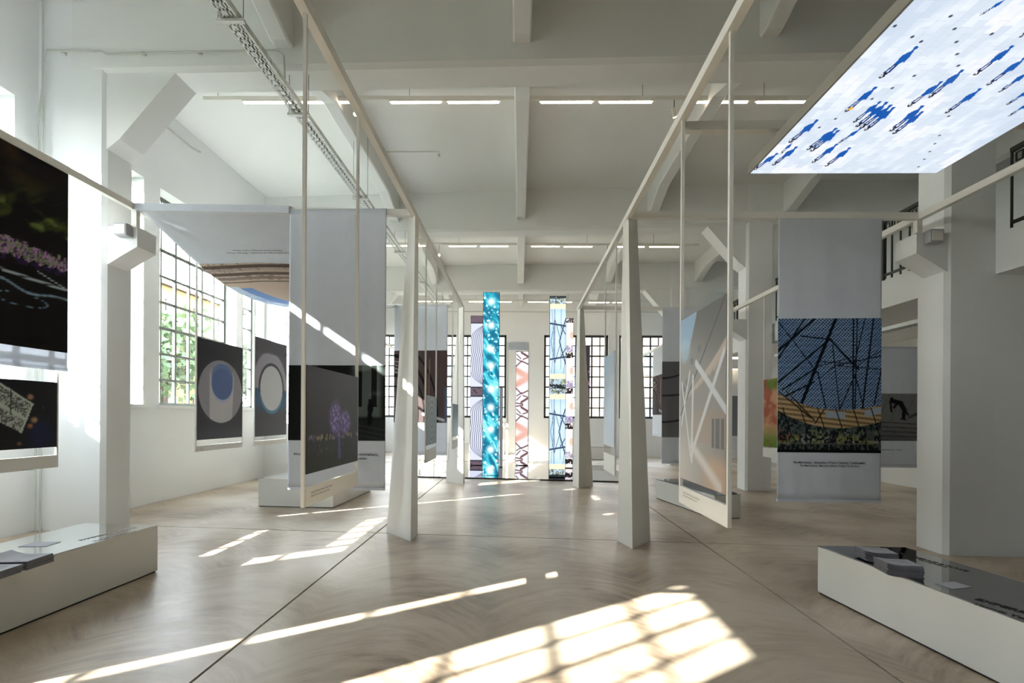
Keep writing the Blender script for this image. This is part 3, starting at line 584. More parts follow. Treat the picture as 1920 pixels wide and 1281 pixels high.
# ---- cloth banners ---------------------------------------------------------------
def sheet(name, P, th, mat, parent):
    """P: (rows, cols, 3) array of the front face; th: vector to the back face"""
    r, c = P.shape[:2]; A_ = P.reshape(-1, 3); B_ = (P+np.array(th)).reshape(-1, 3); n = r*c; f = []
    for i in range(r-1):
        for j in range(c-1):
            a = i*c+j; f += [(a, a+1, a+c+1, a+c), (n+a+c, n+a+c+1, n+a+1, n+a)]
    e = [j for j in range(c)]+[i*c+c-1 for i in range(1, r)]+[(r-1)*c+j for j in range(c-2, -1, -1)]+[i*c for i in range(r-2, 0, -1)]
    for k in range(len(e)): a, b = e[k], e[(k+1) % len(e)]; f.append((b, a, n+a, n+b))
    m = MB(); m.v = [tuple(p) for p in np.concatenate([A_, B_])]; m.f = f; return m.build(name, mat, parent, smooth=True)
def banner(A, B, z0, z1, pz0, pz1, fn, lab, res, text=None, tz=None, tsize=.04, amp=.008, ph=0, group='cloth banners hung from the display frame', mat=PRINTCLOTH, bw=1.0, seed=0, wires=0):
    """A, B: left and right ends (x, y) as seen from the hall; cloth faces the side left-hand of A->B turned to the viewer"""
    A = np.array((*A, 0.)); B = np.array((*B, 0.)); U = B-A; L = np.linalg.norm(U); n = np.array((U[1], -U[0], 0))/L      # faces viewer
    wave = lambda u, z: amp*(np.sin(u*17+seed+z*.6)*.5+np.sin(u*41+seed*2)*.25)*(0.35+.65*np.clip((z1-z)/(z1-z0), 0, 1))
    t = thing('cloth_banner', lab, 'banner', tuple(A+U/2+np.array((0, 0, z0))), group)
    u, z = np.meshgrid(np.linspace(0, 1, 61), np.linspace(z0+.02, z1, 40)); P = A+u[..., None]*U+z[..., None]*np.array((0, 0, 1))+wave(u, z)[..., None]*n
    sheet('cloth', P, -n*.003, CLOTH, t)
    m = MB(); q = [A-n*.012, B-n*.012, B+n*.012, A+n*.012]
    m.hexa([tuple(p+np.array((0, 0, z0))) for p in q], [tuple(p+np.array((0, 0, z0+.03))) for p in q]).build('hem_bar', CLOTH, t)
    if wires:
        for f_ in (.05, .95): p_ = A+U*f_; MB().tube([(p_[0], p_[1], z1-.01), (p_[0], p_[1], wires)], .005, 6).build('wire', WIRE, t)
    if fn:
        o = .004
        def shp(uu, vv): zz = pz0+(pz1-pz0)*vv; return (wave(uu, zz)+o)[..., None]*n
        picture('printed_photo', fn, A+np.array((0, 0, pz0)), U, (0, 0, pz1-pz0), res, t, mat, shape=shp)
    if text:
        ang = math.atan2(U[1], U[0]); c = A+U/2+n*(amp+.006)
        for k, tx in enumerate(text.split('|')): mark('caption_text', t, tx, (c[0], c[1], tz-k*tsize*1.15), (PI/2, 0, ang), tsize*(1 if k == 0 else .94), bold=.0004 if k else .0009)
    return t
banner((-2.825, 5.86), (-1.632, 5.84), .60, 4.02, 1.20, 2.115, p_interior, 'tall white banner with a dark interior print, hung left of the near post', (140, 110), 'Μουσείο Μπενάκη - Αθήνα, Δημήτρης Αντωνακάκης,|Benaki Museum - Athens, Dimitris Antonakakis', 1.02, .042, seed=1)
banner((2.985, 5.66), (4.135, 5.61), .54, 3.87, 1.11, 2.657, p_roof, 'tall white banner printed with a blue roof lattice over a tiered hall', (200, 270), 'The Mall Athens - Μαρούσι, Αθήνα, Γιώργης Γερόλυμπος|The Mall Athens - Marousi, Athens, Yiorgis Yerolymbos', .985, .031, seed=4)
banner((-4.79, 2.80), (-4.79, 5.03), 1.953, 4.075, 2.147, 4.07, lambda u, v: p_city((u-.68)/.32, v), 'large dark banner of a blurred night city and light trails, hung along the window side', (150, 150), seed=2, amp=.006)
banner((-2.87, 10.95), (-1.64, 10.86), .62, 4.02, 1.36, 2.99, p_rings, 'white banner with a brown print of dark rings, behind the left post', (110, 150), seed=3)
banner((3.04, 10.42), (4.2, 10.35), .515, 3.86, 1.085, 2.706, p_greycurve, 'grey curved line banner behind the atrium print', (70, 110), seed=5)
banner((6.2, 8.98), (7.36, 8.98), .615, 2.83, 1.105, 1.97, p_skater, 'grey banner with a black leaping figure, under the gallery', (90, 70), '|Ολυμπιακό Κέντρο - Αθήνα', .97, .035, seed=6, wires=3.40)
banner((6.55, 15.2), (7.7, 15.2), .55, 3.05, .95, 2.2, p_bluefig, 'small blue grey banner under the far gallery beside the second pillar', (40, 40), seed=7, wires=3.40)
banner((4.53, 16.6), (4.53, 15.2), .9, 3.8, 1.6, 2.9, p_rings, 'narrow looking banner on the far right rail', (30, 30), seed=8)
# two unseen banners added to the window-side row, spaced to shape the sun streaks
banner((-4.79, 1.085), (-4.79, 2.79), .95, 4.075, 2.16, 4.07, p_city, 'unseen dark cloth banner added next in the window-side row to shape the sunlight', (20, 20), seed=9)
banner((-4.79, -.01), (-4.79, .93), .95, 4.075, 2.16, 4.07, p_city, 'unseen dark cloth banner added nearest the viewer in the window-side row to shape the sunlight', (20, 20), seed=10)
# sagging canopy banner
CY = [5.90, 6.0, 6.32, 6.84, 7.25, 7.79, 8.59, 9.56, 10.4, 11.0]; CZ = [4.06, 4.055, 3.96, 3.78, 3.69, 3.61, 3.58, 3.67, 3.85, 4.04]
def canopy(u, v):
    Y = 5.90+5.1*v; X = -4.76+1.935*u; pf = np.polyfit(CY, CZ, 5)
    z = np.polyval(pf, Y)-.012*np.sin(u*8+v*5)*np.sin(v*PI)-(v < .001)*0
    return np.stack([X, Y, z], -1)
t = thing('canopy_banner', 'white cloth canopy sagging overhead, its underside printed with a brown roof edge and blue sky', 'banner', (-3.6, 8.4, 3.5), 'cloth banners hung from the display frame')
u, v = np.meshgrid(np.linspace(0, 1, 40), np.linspace(0, 1, 80)); sheet('cloth', canopy(u, v)[:, ::-1], (0, 0, .003), CLOTH, t)
v0, v1 = .225, .95
picture('printed_photo', lambda u, v: p_eave(u, v), (0, 0, 0), (0, 0, 0), (0, 0, 0), (130, 200), t, PRINTCLOTH, shape=lambda u, v: canopy(u, v0+(v1-v0)*v)+np.array((0, 0, -.004)))
MB().hexa([(-4.76, 5.87, 4.015), (-2.83, 5.845, 3.97), (-2.83, 5.895, 3.97), (-4.76, 5.92, 4.015)], [(-4.76, 5.87, 4.105), (-2.83, 5.845, 4.06), (-2.83, 5.895, 4.06), (-4.76, 5.92, 4.105)]).build('wrapped_edge', CLOTH, t)
t2 = thing('canopy_banner', 'unseen cloth canopy added above the viewer to block high sun', 'banner', (-3.6, 1.4, 3.7), 'cloth banners hung from the display frame')
def shade_canopy(u, v): return np.stack([-4.76+1.9*u, .15+2.1*v, 4.03-.25*(1-(2*v-1)**2)], -1)  # unseen canopy, added to keep high sun off the floor
u, v = np.meshgrid(np.linspace(0, 1, 12), np.linspace(0, 1, 24)); sheet('cloth', shade_canopy(u, v)[:, ::-1], (0, 0, .003), CLOTH, t2)
for k, tx in enumerate(('Εθνική Βιβλιοθήκη της Ελλάδος - Φάληρο, Αθήνα', 'National Library of Greece - Faliro, Athens')):
    P = canopy(np.array(.55), np.array(.17-.011*k)); mark('caption_text', t, tx, (P[0], P[1], P[2]-.02), (PI+.29, 0, PI), .04, bold=.0005)

# ---- LED columns -------------------------------------------------------------------
MIR = .035
def led(x0, x1, y, z1, fn, lab, res, dep=.10, rot=0, base=None):
    z0 = MIR+fz((x0+x1)/2) if base is None else base
    t = thing('screen_column', lab, 'screen', ((x0+x1)/2, y+dep/2, z0), 'tall light screen columns standing on the mirror')
    MB().box(x0, x1, y, y+dep, z0, z1).build('casing', DARK, t, bevel=.004)
    picture('display', fn, (x0+.008, y-.003, z0+.02), (x1-x0-.016, 0, 0), (0, 0, z1-z0-.03), res, t, LEDC)
X = lambda px, Y: at(px, 700, Y).x; Z = lambda py, px, Y: at(px, py, Y).z
led(X(905, 12.0), X(936, 12.0), 12.0, Z(548, 920, 12.0), l_teal, 'tall screen column showing glittering teal water', (60, 560), base=MIR-.005)
led(X(882, 14.4), X(882, 14.4)+.52, 14.4, Z(592, 893, 14.4), l_lines, 'screen column of wavy dark lines on white, behind the teal one', (130, 420))
led(X(967, 14.6), X(991, 14.6), 14.6, Z(659, 979, 14.6), l_peach, 'short white and peach screen column in the middle', (110, 330))
led(X(1030, 11.85), X(1061, 11.85), 11.85, Z(555, 1046, 11.85), l_lattice, 'tall screen column of a steel lattice against pale blue sky', (120, 560))
led(X(1057, 14.1), X(1075, 14.1), 14.1, Z(597, 1068, 14.1), l_crystal, 'narrow white screen column of crystals behind the lattice one', (40, 420))
led(X(1078, 12.3), X(1106, 12.3), 12.3, Z(648, 1090, 12.3), l_night, 'dark screen column with dim pink lights beside the far right post', (50, 300))
led(X(937, 14.0), X(943, 14.0), 14.0, 2.35, lambda u, v: mix(col((.16, .17, .22), u), (.75, .77, .8), (abs((u*3) % 1-.5) < .2)*1.), 'thin striped hanging print seen edge-on beside the teal column, given a glow', (12, 20), base=None)  # a hanging print's edge, built as a glowing column though no screen
q = [(-2.75, 11.62), (2.75, 11.40), (2.75, 15.2), (-2.75, 15.4)]
mp = MB().hexa([(x, y, fz(x)+.001) for x, y in q], [(x, y, fz(x)+.03) for x, y in q]).build('mirror_platform', DARK); tag(mp, 'low mirror topped platform under the screen columns', 'platform')
MB().hexa([(x, y, fz(x)+.03) for x, y in q], [(x, y, fz(x)+.034) for x, y in q]).build('mirror_top', MIRROR, mp)
wf = thing('white_frame', 'thin white standing frame behind the peach screen column', 'frame', (X(970, 16.2), 16.2, fz(0)), None)
x0, x1, zt = X(950, 16.2), X(992, 16.2), Z(641, 970, 16.2)
MB().box(x0, x0+.06, 16.2, 16.24, 0, zt).build('upright', STEEL, wf); MB().box(x1-.06, x1, 16.2, 16.24, 0, zt).build('upright', STEEL, wf); MB().box(x0+.06, x1-.06, 16.2, 16.24, zt-.28, zt).build('header_panel', CLOTH, wf); MB().box(x0+.06, x1-.06, 16.2, 16.24, .05, .1).build('bottom_bar', STEEL, wf)

# ---- overhead LED screen -----------------------------------------------------------
ZL_ = 3.62; cA = atz(1410, 322, ZL_); cB = atz(1750, 328, ZL_); sx0, sx1, sy1 = cA.x, cB.x, (cA.y+cB.y)/2; sy0 = 1.35
def zq(zx, zy): p = atz(1400+zx/3.692, zy/3.692, ZL_); return (p.x, p.y)
FIG = [((60, 1170), (215, 1060)), ((190, 1138), (350, 1015)), ((240, 1060), (315, 990)), ((305, 980), (495, 828)), ((430, 1030), (625, 885)), ((455, 1040), (640, 900)), ((465, 1120), (630, 995)), ((555, 1145), (720, 1020)), ((645, 985), (790, 890)),
       ((695, 765), (900, 600)), ((750, 840), (930, 700)), ((770, 870), (975, 705)), ((800, 880), (1005, 725)), ((830, 895), (1025, 740)), ((1005, 900), (1225, 730)), ((1025, 920), (1222, 770)), ((935, 530), (1185, 320)), ((1130, 730), (1355, 562)),
       ((1275, 665), (1500, 482)), ((1390, 775), (1625, 610)), ((1590, 510), (1850, 312)), ((1680, 580), (1935, 395)), ((1760, 630), (1960, 490)), ((1810, 720), (1980, 610)), ((1820, 800), (1980, 700)), ((1625, 100), (1800, -10)), ((1900, 250), (2100, 90))]
DOTS = [(1026, 180), (1147, 255), (1208, 288), (1412, 112), (1440, 200), (1453, 290), (1457, 375), (1465, 455), (1160, 525), (1008, 610), (868, 685), (615, 823), (503, 883), (1697, 235), (1398, 805), (1335, 938), (1303, 995), (1268, 1050), (1230, 1103), (1190, 1155)]
def l_plaza(u, v):
    x = sx0+u*(sx1-sx0); y = sy0+v*(sy1-sy0)
    k = np.floor(x/.055); q = np.floor((y+.02*h2(k.astype(np.int64), k.astype(np.int64), 3))/.09+.5*(k % 2)); t = h2(k.astype(np.int64), q.astype(np.int64), 7); n = fbm(x*5, y*5, 3)
    c = mix(col((.85, .89, .94), u), (.93, .96, .99), ss(.35, .75, .55*n+.45*t)); c = mix(c, (.77, .83, .90), ss(.5, .75, fbm(x*3+4, y*3, 6))*.6); c = mix(c, (.98, .98, .99), (h2((k//3).astype(np.int64), (q//2).astype(np.int64), 11) > .86)*.8)
    c = mix(c, (.70, .74, .80), ((x/.055) % 1 < .05)*.25+((y/.09+.5*(k % 2)) % 1 < .04)*.25); c = mix(c, (.74, .80, .90), fbm(x*40, y*40, 2)*.22)
    for a in DOTS:
        px, py = zq(*a); c = mix(c, (.16, .18, .26), 1-ss(.006, .012, np.hypot(x-px, (y-py))))
    for a, b in FIG:
        ax, ay = zq(*a); bx, by = zq(*b); dx, dy = bx-ax, by-ay; L = math.hypot(dx, dy); dx /= L; dy /= L; nx, ny = -dy, dx
        s = ((x-ax)*dx+(y-ay)*dy)/L; w = ((x-ax)*nx+(y-ay)*ny)/L
        near = (s > -.2) & (s < 1.1) & (abs(w) < .35)
        if not near.any(): continue
        half = np.where(s > .9, .045, np.where(s > .84, .03, .05+.05*np.sin(np.clip((s-.42)/.42, 0, 1)*PI))); body = (s > .42)&(s < 1.0)&(abs(w+.012*np.sin(s*20)) < half)
        g1, t1 = sgd(s, w, (.42, .03), (.08, .05)); g2, t2 = sgd(s, w, (.42, -.03), (.05, -.06)); arm, t3 = sgd(s, w, (.75, .07), (.50, .12))
        leg = (g1 < .024)|(g2 < .024)|(arm < .018); c = mix(c, (.03, .34, .68), (body|leg)*near*(s > .12)*1.); c = mix(c, (.03, .14, .38), (leg*(s < .42)*(s > .1))*.7)
        feet = (np.hypot((s-.04)/.11, w/.07) < 1)&(fbm(s*22, w*22, 5) > .40); c = mix(c, (.12, .11, .18), feet*1.)
    px, py = zq(722, 752); c = mix(c, (.95, .70, .25), 1-ss(.012, .02, np.hypot(x-px, y-py)))
    return c
t = thing('ceiling_screen', 'large glowing overhead screen showing people and long blue shadows on pale paving', 'screen', ((sx0+sx1)/2, 2.7, ZL_))
MB().box(sx0-.012, sx1+.012, sy0, sy1+.012, ZL_+.003, ZL_+.085).build('casing', M('grey_screen_casing', (.58, .57, .53), .5, noise=.05), t)
picture('display', l_plaza, (sx0, sy0, ZL_), (sx1-sx0, 0, 0), (0, sy1-sy0, 0), (330, 560), t, LED)
for x, y in ((sx0+.2, 3.97), (sx1-.2, 3.97), (sx0+.2, 1.7), (sx1-.2, 1.7)): MB().tube([(x, y, ZL_+.08), (x, y, 3.77 if y > 3 else ZS)], .008).build('hanger', WIRE, t)

# ================================================================ PLINTHS
def plinth(q, zt, lab, text=None, kick=.012):
    cx = sum(p[0] for p in q)/4; cy = sum(p[1] for p in q)/4; t = thing('plinth', lab, 'plinth', (cx, cy, fz(cx)))
    sh = lambda k: [(cx+(x-cx)*k, cy+(y-cy)*k) for x, y in q]
    MB().hexa([(x, y, fz(x)+.001) for x, y in sh(.985)], [(x, y, fz(x)+kick) for x, y in sh(.985)]).build('recessed_base', DARK, t)
    MB().hexa([(x, y, fz(x)+kick) for x, y in q], [(x, y, zt-.008) for x, y in q]).build('body', PLINTHM, t, bevel=.003)
    MB().hexa([(x, y, zt-.008) for x, y in sh(.999)], [(x, y, zt) for x, y in sh(.999)]).build('mirror_top', GLOSSTOP if q[0][0] > 0 else GLOSSL, t)
    return t
zR = atz(1535, 1026, .38); PR = plinth([(2.925, 1.5), (3.66, 1.5), (3.36, 4.27), (2.626, 4.30)], .385, 'long low white plinth with a dark mirror top, standing by the right pillar')
PL = plinth([(-4.15, 1.6), (-3.47, 1.6), (-3.365, 4.45), (-4.10, 4.50)], .475, 'long low white plinth with a mirror top, at the window side')
plinth([(-4.158, 7.63), (-2.95, 7.61), (-2.9, 9.4), (-4.1, 9.4)], .50, 'white plinth behind the banner with the interior print')
plinth([(2.60, 9.25), (2.95, 7.36), (3.40, 7.50), (3.12, 9.3)], .335, 'white mirror topped plinth behind the atrium print')
plinth([(2.5, 17.6), (3.3, 17.6), (3.3, 18.1), (2.5, 18.1)], .42, 'small far white plinth below the end windows')
plinth([(-3.5, 15.9), (-1.3, 15.8), (-1.3, 16.3), (-3.5, 16.4)], .62, 'far white plinth behind the ring banner')
def ptext(P, body, pa, pb, z, size, flip=0, bold=.002):
    a = atz(*pa, z); b = atz(*pb, z); ang = math.atan2(b.y-a.y, b.x-a.x); mark('top_lettering', P, body, (a.x, a.y, z+.0012), (0, 0, ang), size, align='LEFT', bold=bold)
ptext(PR, 'EXPERIENCE & PLACE', (1826, 1124), (1918, 1150), .385, .07, bold=.003); ptext(PR, 'Yiorgis Yerolymbos', (1822, 1133), (1914, 1160), .385, .055)
a = atz(1775, 1062, .385); b = atz(1684, 1037, .385)
mark('top_lettering', PR, 'EXPERIENCE & PLACE', (b.x, b.y+.0, .3862), (0, 0, math.atan2(a.y-b.y, a.x-b.x)), .052, align='LEFT', bold=.002)
mark('top_lettering', PR, 'Yiorgis Yerolymbos', (b.x-.03, b.y-.05, .3862), (0, 0, math.atan2(a.y-b.y, a.x-b.x)), .044, align='LEFT', bold=.001)
a = atz(152, 1014, .475); b = atz(258, 989, .475)
mark('top_lettering', PL, 'EXPERIENCE & PLACE', (a.x, a.y, .4762), (0, 0, math.atan2(b.y-a.y, b.x-a.x)), .05, align='LEFT', bold=.002)
mark('top_lettering', PL, 'Yiorgis Yerolymbos', (a.x+.13, a.y-.02, .4762), (0, 0, math.atan2(b.y-a.y, b.x-a.x)), .045, align='LEFT', bold=.001)
# booklets: bent sheets, each its own object
def bent(L, Wd, th, curl, k=10):
    m = MB(); P = []
    for i in range(k+1):
        s = -L/2+L*i/k; z = curl*(abs(2*i/k-.5) if i < k*.25 else 0)*0+curl*max(0, (0.45-i/k)/.45)**2
        P.append((s, z))
    vs = [(s, y, z+t_) for s, z in P for y in (-Wd/2, Wd/2) for t_ in (0, th)]; f = []
    for i in range(k):
        a = i*4; b = a+4; f += [(a+1, b+1, b+3, a+3), (a, a+2, b+2, b), (a, b, b+1, a+1), (a+2, a+3, b+3, b+2)]
    f += [(0, 1, 3, 2), (k*4, k*4+2, k*4+3, k*4+1)]; m.v = vs; m.f = f; return m
ORD = ['top', 'second', 'third', 'fourth', 'fifth', 'sixth', 'seventh', 'eighth', 'ninth', 'tenth']
def stack(cx, cy, z, n, rot, lab, curl, L=.23, Wd=.17, th=.0085, mat=PAPER, top=True):
    me = None
    for i in range(n):
        if me is None:
            me = bpy.data.meshes.new('booklet'); mb = bent(L, Wd, th*.85, curl); me.from_pydata(mb.v, [], mb.f); me.materials.append(mat); me.materials.append(GREYPAPER)
            for p in me.polygons: p.material_index = 0 if abs(p.normal.z) > .6 else 1
            bm = bmesh.new(); bm.from_mesh(me); bmesh.ops.recalc_face_normals(bm, faces=bm.faces); bm.to_mesh(me); bm.free()
        o = bpy.data.objects.new('booklet', me); COL.objects.link(o); o.location = (cx+random.uniform(-.006, .006), cy+random.uniform(-.006, .006), z+i*th+.0005); o.rotation_euler = (0, 0, rot+random.uniform(-.03, .03))
        tag(o, lab[0] if i == n-1 else '%s booklet from the top %s' % (ORD[n-1-i], lab[1].replace('booklet inside', 'of')), 'booklet', lab[2])
    if top:
        zt = z+n*th
        for k, (s, tx, sz) in enumerate(((.5, 'EXPERIENCE', .018), (.2, 'Yiorgis Yerolymbos', .010), (-.55, 'Exhibition', .009))):
            m = mark('cover_lettering', None, tx, (0, 0, 0), (0, 0, 0), sz, align='LEFT', bold=.0004); m.parent = o; m.location = (-.02+.03*k, Wd*s*.6-.02, th*.9); m.rotation_euler = (0, 0, 0)
a = atz(1634, 1045, .40); stack(a.x+.02, a.y-.02, .385, 9, -.15, ('topmost white booklet of the rear stack on the dark mirror plinth', 'booklet inside the rear stack on the dark mirror plinth', 'booklets on the dark mirror plinth'), .012)
a = atz(1680, 1066, .42); stack(a.x, a.y-.02, .385, 10, -.15, ('topmost white booklet of the front stack on the dark mirror plinth', 'booklet inside the front stack on the dark mirror plinth', 'booklets on the dark mirror plinth'), .014)
a = atz(55, 1050, .50); stack(a.x, a.y-.06, .475, 7, .1, ('topmost grey booklet of the curled stack on the window-side plinth', 'booklet inside the curled stack on the window-side plinth', 'curled booklets on the window-side plinth'), .03, L=.26, Wd=.2)
a = atz(5, 1066, .50); stack(a.x, a.y-.1, .475, 6, .1, ('topmost booklet of the stack at the picture edge on the window-side plinth', 'booklet inside the stack at the picture edge on the window-side plinth', 'curled booklets on the window-side plinth'), .03, L=.26, Wd=.2)
def card(px, py, z, rot, w, h, lab):
    a = atz(px, py, z); c, s = math.cos(rot), math.sin(rot); q = [(-w, -h), (w, -h), (w, h), (-w, h)]; q = [(a.x+x*c-y*s, a.y+x*s+y*c) for x, y in q]
    tag(MB().hexa([(x, y, z+.0008) for x, y in q], [(x, y, z+.0028) for x, y in q]).build('card', PAPER), lab, 'card')
card(1787, 1098, .385, .25, .085, .055, 'single white card lying on the dark mirror plinth'); card(75, 1021, .475, .1, .10, .07, 'single card lying on the window-side plinth')

# ================================================================ CEILING FITTINGS
TUBES = [(450, 543), (559, 651), (729, 822), (837, 931), (1011, 1106), (1121, 1217), (1298, 1394), (1412, 1510)]
for Y, zc, lab in ((7.25, 6.27, 'nearest ceiling light track with eight warm tubes'), (13.2, 6.21, 'second ceiling light track, past the second beam'), (18.4, 5.93, 'farthest ceiling light track, before the end wall')):
    xa, xb = (372-975)/907*7.25, (1528-975)/907*7.25+.4; t = thing('track_light', lab, 'light', (0, Y, zc), 'white ceiling light tracks'); tilt = -.004
    zz = lambda x: zc+tilt*x
    MB().hexa([(xa, Y-.018, zz(xa)-.02), (xb, Y-.018, zz(xb)-.02), (xb, Y+.018, zz(xb)-.02), (xa, Y+.018, zz(xa)-.02)], [(xa, Y-.018, zz(xa)+.035), (xb, Y-.018, zz(xb)+.035), (xb, Y+.018, zz(xb)+.035), (xa, Y+.018, zz(xa)+.035)]).build('track', TRACKM, t)
    for a, b in TUBES:
        x0, x1 = (a-975)/907*7.25, (b-975)/907*7.25; z = zz(x0)
        h = MB().box(x0-.03, x1+.03, Y-.02, Y+.02, z-.046, z-.02).build('tube_holder', TRACKM, t)
        MB().tube([(x0, Y, z-.058), (x1, Y, z-.058)], .014).build('tube', TUBE, h)
    for x in (-4.6, -1.69, .10, 1.8, 3.6): MB().tube([(x, Y, zz(x)+.02), (x, Y, ZS)], .004, 6).build('wire', WIRE, t)
# spotlights clamped near the rails
def spot(px, py, Y, lab, ztop=ZB, aim=(.3, .2, -1)):
    p = at(px, py, Y); t = thing('spotlight', lab, 'spotlight', tuple(p), 'spotlights hanging beside the rails'); d = Vector(aim).normalized()
    MB().tube([p+Vector((0, 0, .06)), (p.x, p.y, ztop)], .007, 6).build('stem', WIRE, t)
    MB().tube([p-d*.07, p+d*.05], .033, 12).build('lamp_body', TRACKM, t); MB().tube([p+d*.05, p+d*.062], .028, 12).build('lamp_face', BULB, t)
spot(667, 214, 7.25, 'lit white spotlight below the nearest light track by the left rail', 6.25, (.2, -.8, -.5)); spot(823, 478, 13.2, 'lit spotlight below the second light track by the left rail', 6.215, (.2, -.8, -.5)); spot(1139, 481, 13.2, 'lit spotlight below the second light track by the right rail', 6.22, (-.2, -.8, -.5)); spot(1264, 212, 7.25, 'white spotlight below the nearest light track by the right rail', 6.25, (.4, .5, -.8))
# cable tray
tx_, tz_ = -2.74, 5.22; t = thing('cable_tray', 'long perforated metal cable tray hung under the beams', 'cable tray', (tx_, 6, tz_)); wt = .165
m = MB(); ya, yb = -2.0, 17.0
for k in range(5): x = tx_-wt/2+k*(wt-.018)/4; m.box(x, x+.018, ya, yb, tz_, tz_+.003)
yy = ya
while yy < yb: m.box(tx_-wt/2+.018, tx_+wt/2-.018, yy, yy+.028, tz_, tz_+.0029); yy += .085
m.build('tray_bottom', TRAY, t)
m = MB()
for sx in (-1, 1):
    x = tx_+sx*wt/2
    for z in (0, .022, .045): m.box(x-.002, x+.002, ya, yb, tz_+z, tz_+z+.014)
    yy = ya
    while yy < yb: m.box(x-.0018, x+.0018, yy, yy+.035, tz_+.005, tz_+.055); yy += .085
m.build('tray_sides', TRAY, t)
for y in (-.5, 2.0, 4.5, 5.9, 8.2, 10.9, 13.4, 16.2):
    b = MB().box(tx_-wt/2-.05, tx_+wt/2+.05, y-.02, y+.02, tz_-.03, tz_-.003).build('bracket', TRAY, t)
    for sx in (-1, 1): MB().tube([(tx_+sx*.12, y, tz_-.02), (tx_+sx*.12, y, ZS if min(abs(y-FY(i, tx_)-.2) for i in (0, 1, 2, 3, 4)) > .3 else ZB)], .004, 6).build('threaded_rod', WIRE, b)
tray = t
MB().tube([(tx_-.02, ya, tz_+.03), (tx_+.02, 4, tz_+.028), (tx_-.01, 8, tz_+.03), (tx_, yb, tz_+.03)], .018, 6).build('cable', M('grey_cable', (.35, .35, .35), .6, noise=.1), t)
# conduits
def conduit(pts, lab, r=.010, clips=()):
    o = tag(MB().tube(pts, r, 8).build('conduit_pipe', PIPE), lab, 'pipe'); 
    for c in clips: MB().box(c[0]-.02, c[0]+.02, c[1]-.02, c[1]+.02, c[2]-.02, c[2]+.02).build('pipe_clip', PIPE, o)
y2 = FY(2, -5.5)-.03
za = at(208, 97, y2).z; c0 = at(95, 97, y2)
conduit([(LW+.13, y2-.05, .05), (LW+.13, y2-.05, za-.2), (LW+.15, y2-.02, za), (-5.13, y2, za), (-5.05, y2-.002, za-.03), (-4.3, FY(2, -4.3)-.03, za-.03), (-2.95, FY(2, -3)-.03, za-.03), (-2.86, FY(2, -3)-.03, za-.1), (-2.84, FY(2, -3)-.03, za-.5)], 'thin conduit running up beside the near wall pillar and along the near beam', .011, [(-5.6, y2+.012, za), (-4.6, y2, za-.03), (-3.9, y2, za-.03)])
conduit([(LW+.06, y2-.04, .05), (LW+.06, y2-.04, 5.0), (LW+.10, y2-.02, 5.5), (LW+.10, y2-.02, 6.55)], 'second thin conduit going straight up the wall corner beside the near pillar', .010)
conduit([(LW+.02, 6.5, 6.30), (LW+.02, 8.6, 6.30), (LW+.1, 8.7, 6.28)], 'short pipe high on the window wall past the near beam', .014)
p = at(740, 313, 9.2); pe = at(823, 316, 9.2); conduit([(-2.75, 9.2, ZS-.02), (pe.x, 9.2, ZS-.02), (pe.x, 9.2, ZS-.07)], 'thin pipe on the ceiling slab ending in a small sensor', .008, [(pe.x, 9.2, ZS-.09)])
conduit([(-4.9, YE-.02, 5.72), (8.0, YE-.02, 5.72)], 'straight grey cable along the end wall above the windows', .014)
# small white boxes on the corbels
for a, lab in (((-4.86, FY(2, -4.9)+.0, 3.735), 'small white box on the left pillar corbel'), ((4.72, FY(2, 5)-.02, 3.575), 'small white box on the right pillar corbel')):
    x, y, z = a; b = tag(MB().box(x-.08, x+.08, y-.05, y+.06, z-.06, z+.09).build('speaker_box', PAPER, bevel=.008), lab, 'box')
    MB().box(x-.06, x+.06, y-.054, y-.05, z-.04, z+.07).build('front_cover', STEEL, b)
# track spots seen under the far gallery
t = thing('gallery_lamp', 'square lamp glowing under the far gallery', 'light', (6.6, 15.0, 3.3)); MB().box(6.3, 6.9, 14.8, 15.2, 3.36, 3.42).build('lamp_housing', TRACKM, t); MB().box(6.34, 6.86, 14.84, 15.16, 3.345, 3.36).build('lamp_diffuser', BULB, t)
# cable tray under the gallery
o = thing('gallery_cable_tray', 'perforated cable tray under the gallery above the leaping figure banner', 'cable tray', (6.4, 8, 2.9)); m = MB()
for k in range(4): m.box(6.25+k*.06, 6.265+k*.06, 6.5, 12, 3.02, 3.024)
yy = 6.5
while yy < 12: m.box(6.26, 6.44, yy, yy+.03, 3.02, 3.0235); yy += .1
m.box(6.247, 6.25, 6.5, 12, 3.02, 3.08).box(6.445, 6.448, 6.5, 12, 3.02, 3.08).build('tray_bottom', TRAY, o)
for y in (7, 9, 11): MB().tube([(6.35, y, 3.03), (6.35, y, 3.42)], .006, 6).build('threaded_rod', WIRE, o)

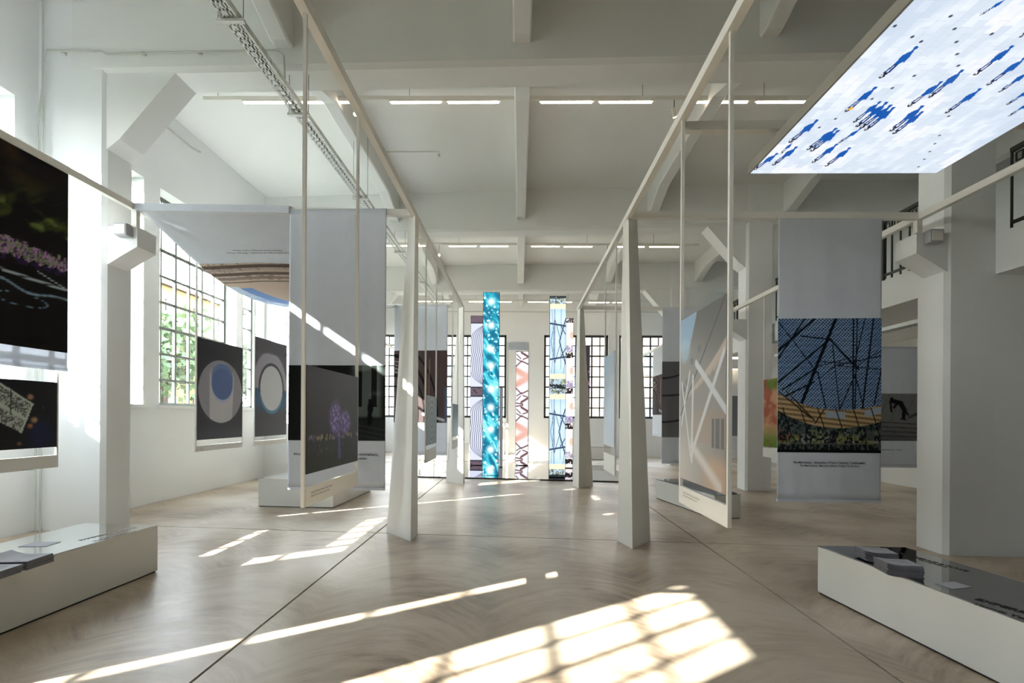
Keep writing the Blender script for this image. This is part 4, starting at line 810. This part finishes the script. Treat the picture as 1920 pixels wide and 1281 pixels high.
# ================================================================ OUTSIDE
GRASS = M('grass_and_paving_outside', (.36, .37, .32), .9, noise=.2, nscale=.6)
tag(MB().box(-60, LW-.36, -40, 70, -.6, -.35).build('ground', GRASS), 'pale ground outside the windows', 'ground', kind='structure')
tag(MB().box(LW-.34, 40, YE+.37, 70, -.6, -.35).build('ground', GRASS), 'pale ground beyond the end wall', 'ground', kind='structure')
def building(x0, x1, y0, y1, h, mat, lab, face):
    t = thing('outside_building', lab, 'building', ((x0+x1)/2, (y0+y1)/2, -.4)); MB().box(x0, x1, y0, y1, -.4, h).build('building_wall', mat, t); MB().box(x0-.3, x1+.3, y0-.3, y1+.3, h, h+.25).build('roof', M('outside_roof', (.42, .36, .33), .9, noise=.1), t)
    wm = M('outside_window', (.22, .25, .28), .2, noise=.1)
    n = int(((y1-y0) if face == 'x' else (x1-x0))/2.6)
    for k in range(n):
        for z in np.arange(1.2, h-1.5, 3.0):
            if face == 'x': y = y0+1.3+2.6*k; MB().box(x1-.02, x1+.06, y-.5, y+.5, z, z+1.5).build('building_window', wm, t)
            else: x = x0+1.3+2.6*k; MB().box(x-.5, x+.5, y0-.06, y0+.02, z, z+1.5).build('building_window', wm, t)
building(-30, -22, 8, 38, 9.5, M('outside_yellow_render', (.56, .49, .33), .9, noise=.1), 'yellow building outside the side windows', 'x')
building(-9, 3.5, 33, 39, 8.2, M('outside_cream_render', (.47, .47, .45), .9, noise=.1), 'cream building outside the end windows', 'y')
building(4.5, 20, 31, 37, 7.4, M('outside_brick', (.46, .41, .375), .9, noise=.15), 'brick coloured building outside the end windows', 'y')
LEAF = M('leaf_green', (.36, .44, .29), .7, noise=.3, nscale=2)
def tree(x, y, h, r, lab):
    t = thing('tree', lab, 'tree', (x, y, -.4), 'trees outside the windows'); MB().tube([(x, y, -.4), (x+.1, y, h*.5), (x, y+.1, h*.8)], .16, 7).build('trunk', M('bark', (.35, .29, .22), .9, noise=.3), t)
    rs = random.Random(int(x*7+y*3)); m = MB()
    for k in range(1500):
        a, b = rs.uniform(0, 2*PI), math.acos(rs.uniform(-1, 1)); q = r*rs.uniform(.45, 1.0)*(1+.18*math.sin(3*a+2*b)); c = Vector((x+q*math.sin(b)*math.cos(a), y+q*math.sin(b)*math.sin(a), h*.8+q*.85*math.cos(b)))
        d1 = Vector((rs.uniform(-1, 1), rs.uniform(-1, 1), rs.uniform(-1, 1))).normalized()*.17; d2 = d1.orthogonal().normalized()*.11
        m.add([c-d1, c+d2, c+d1, c-d2], [(0, 1, 2, 3)])
    o = m.build('crown', LEAF, t); o['kind'] = 'stuff'
for k, (x, y, h, r) in enumerate(((-13, 14.5, 4.6, 2.0), (-15, 20, 5.2, 2.4), (-14, 27, 4.8, 2.3), (-18, 33, 6, 2.6))):
    tree(x, y, h, r, ('leafy tree outside nearest the wide side window', 'second leafy tree outside the side windows', 'third leafy tree outside the side windows', 'farthest leafy tree outside the side windows')[k])

# lettering becomes plain meshes
dg = bpy.context.evaluated_depsgraph_get()
for o in [o for o in bpy.data.objects if o.type == 'FONT']:
    me = bpy.data.meshes.new_from_object(o.evaluated_get(dg)); n = bpy.data.objects.new('lettering', me); COL.objects.link(n)
    n.parent = o.parent; n.location = o.location; n.rotation_euler = o.rotation_euler; nm = o.name.split('.')[0]; bpy.data.objects.remove(o); n.name = nm
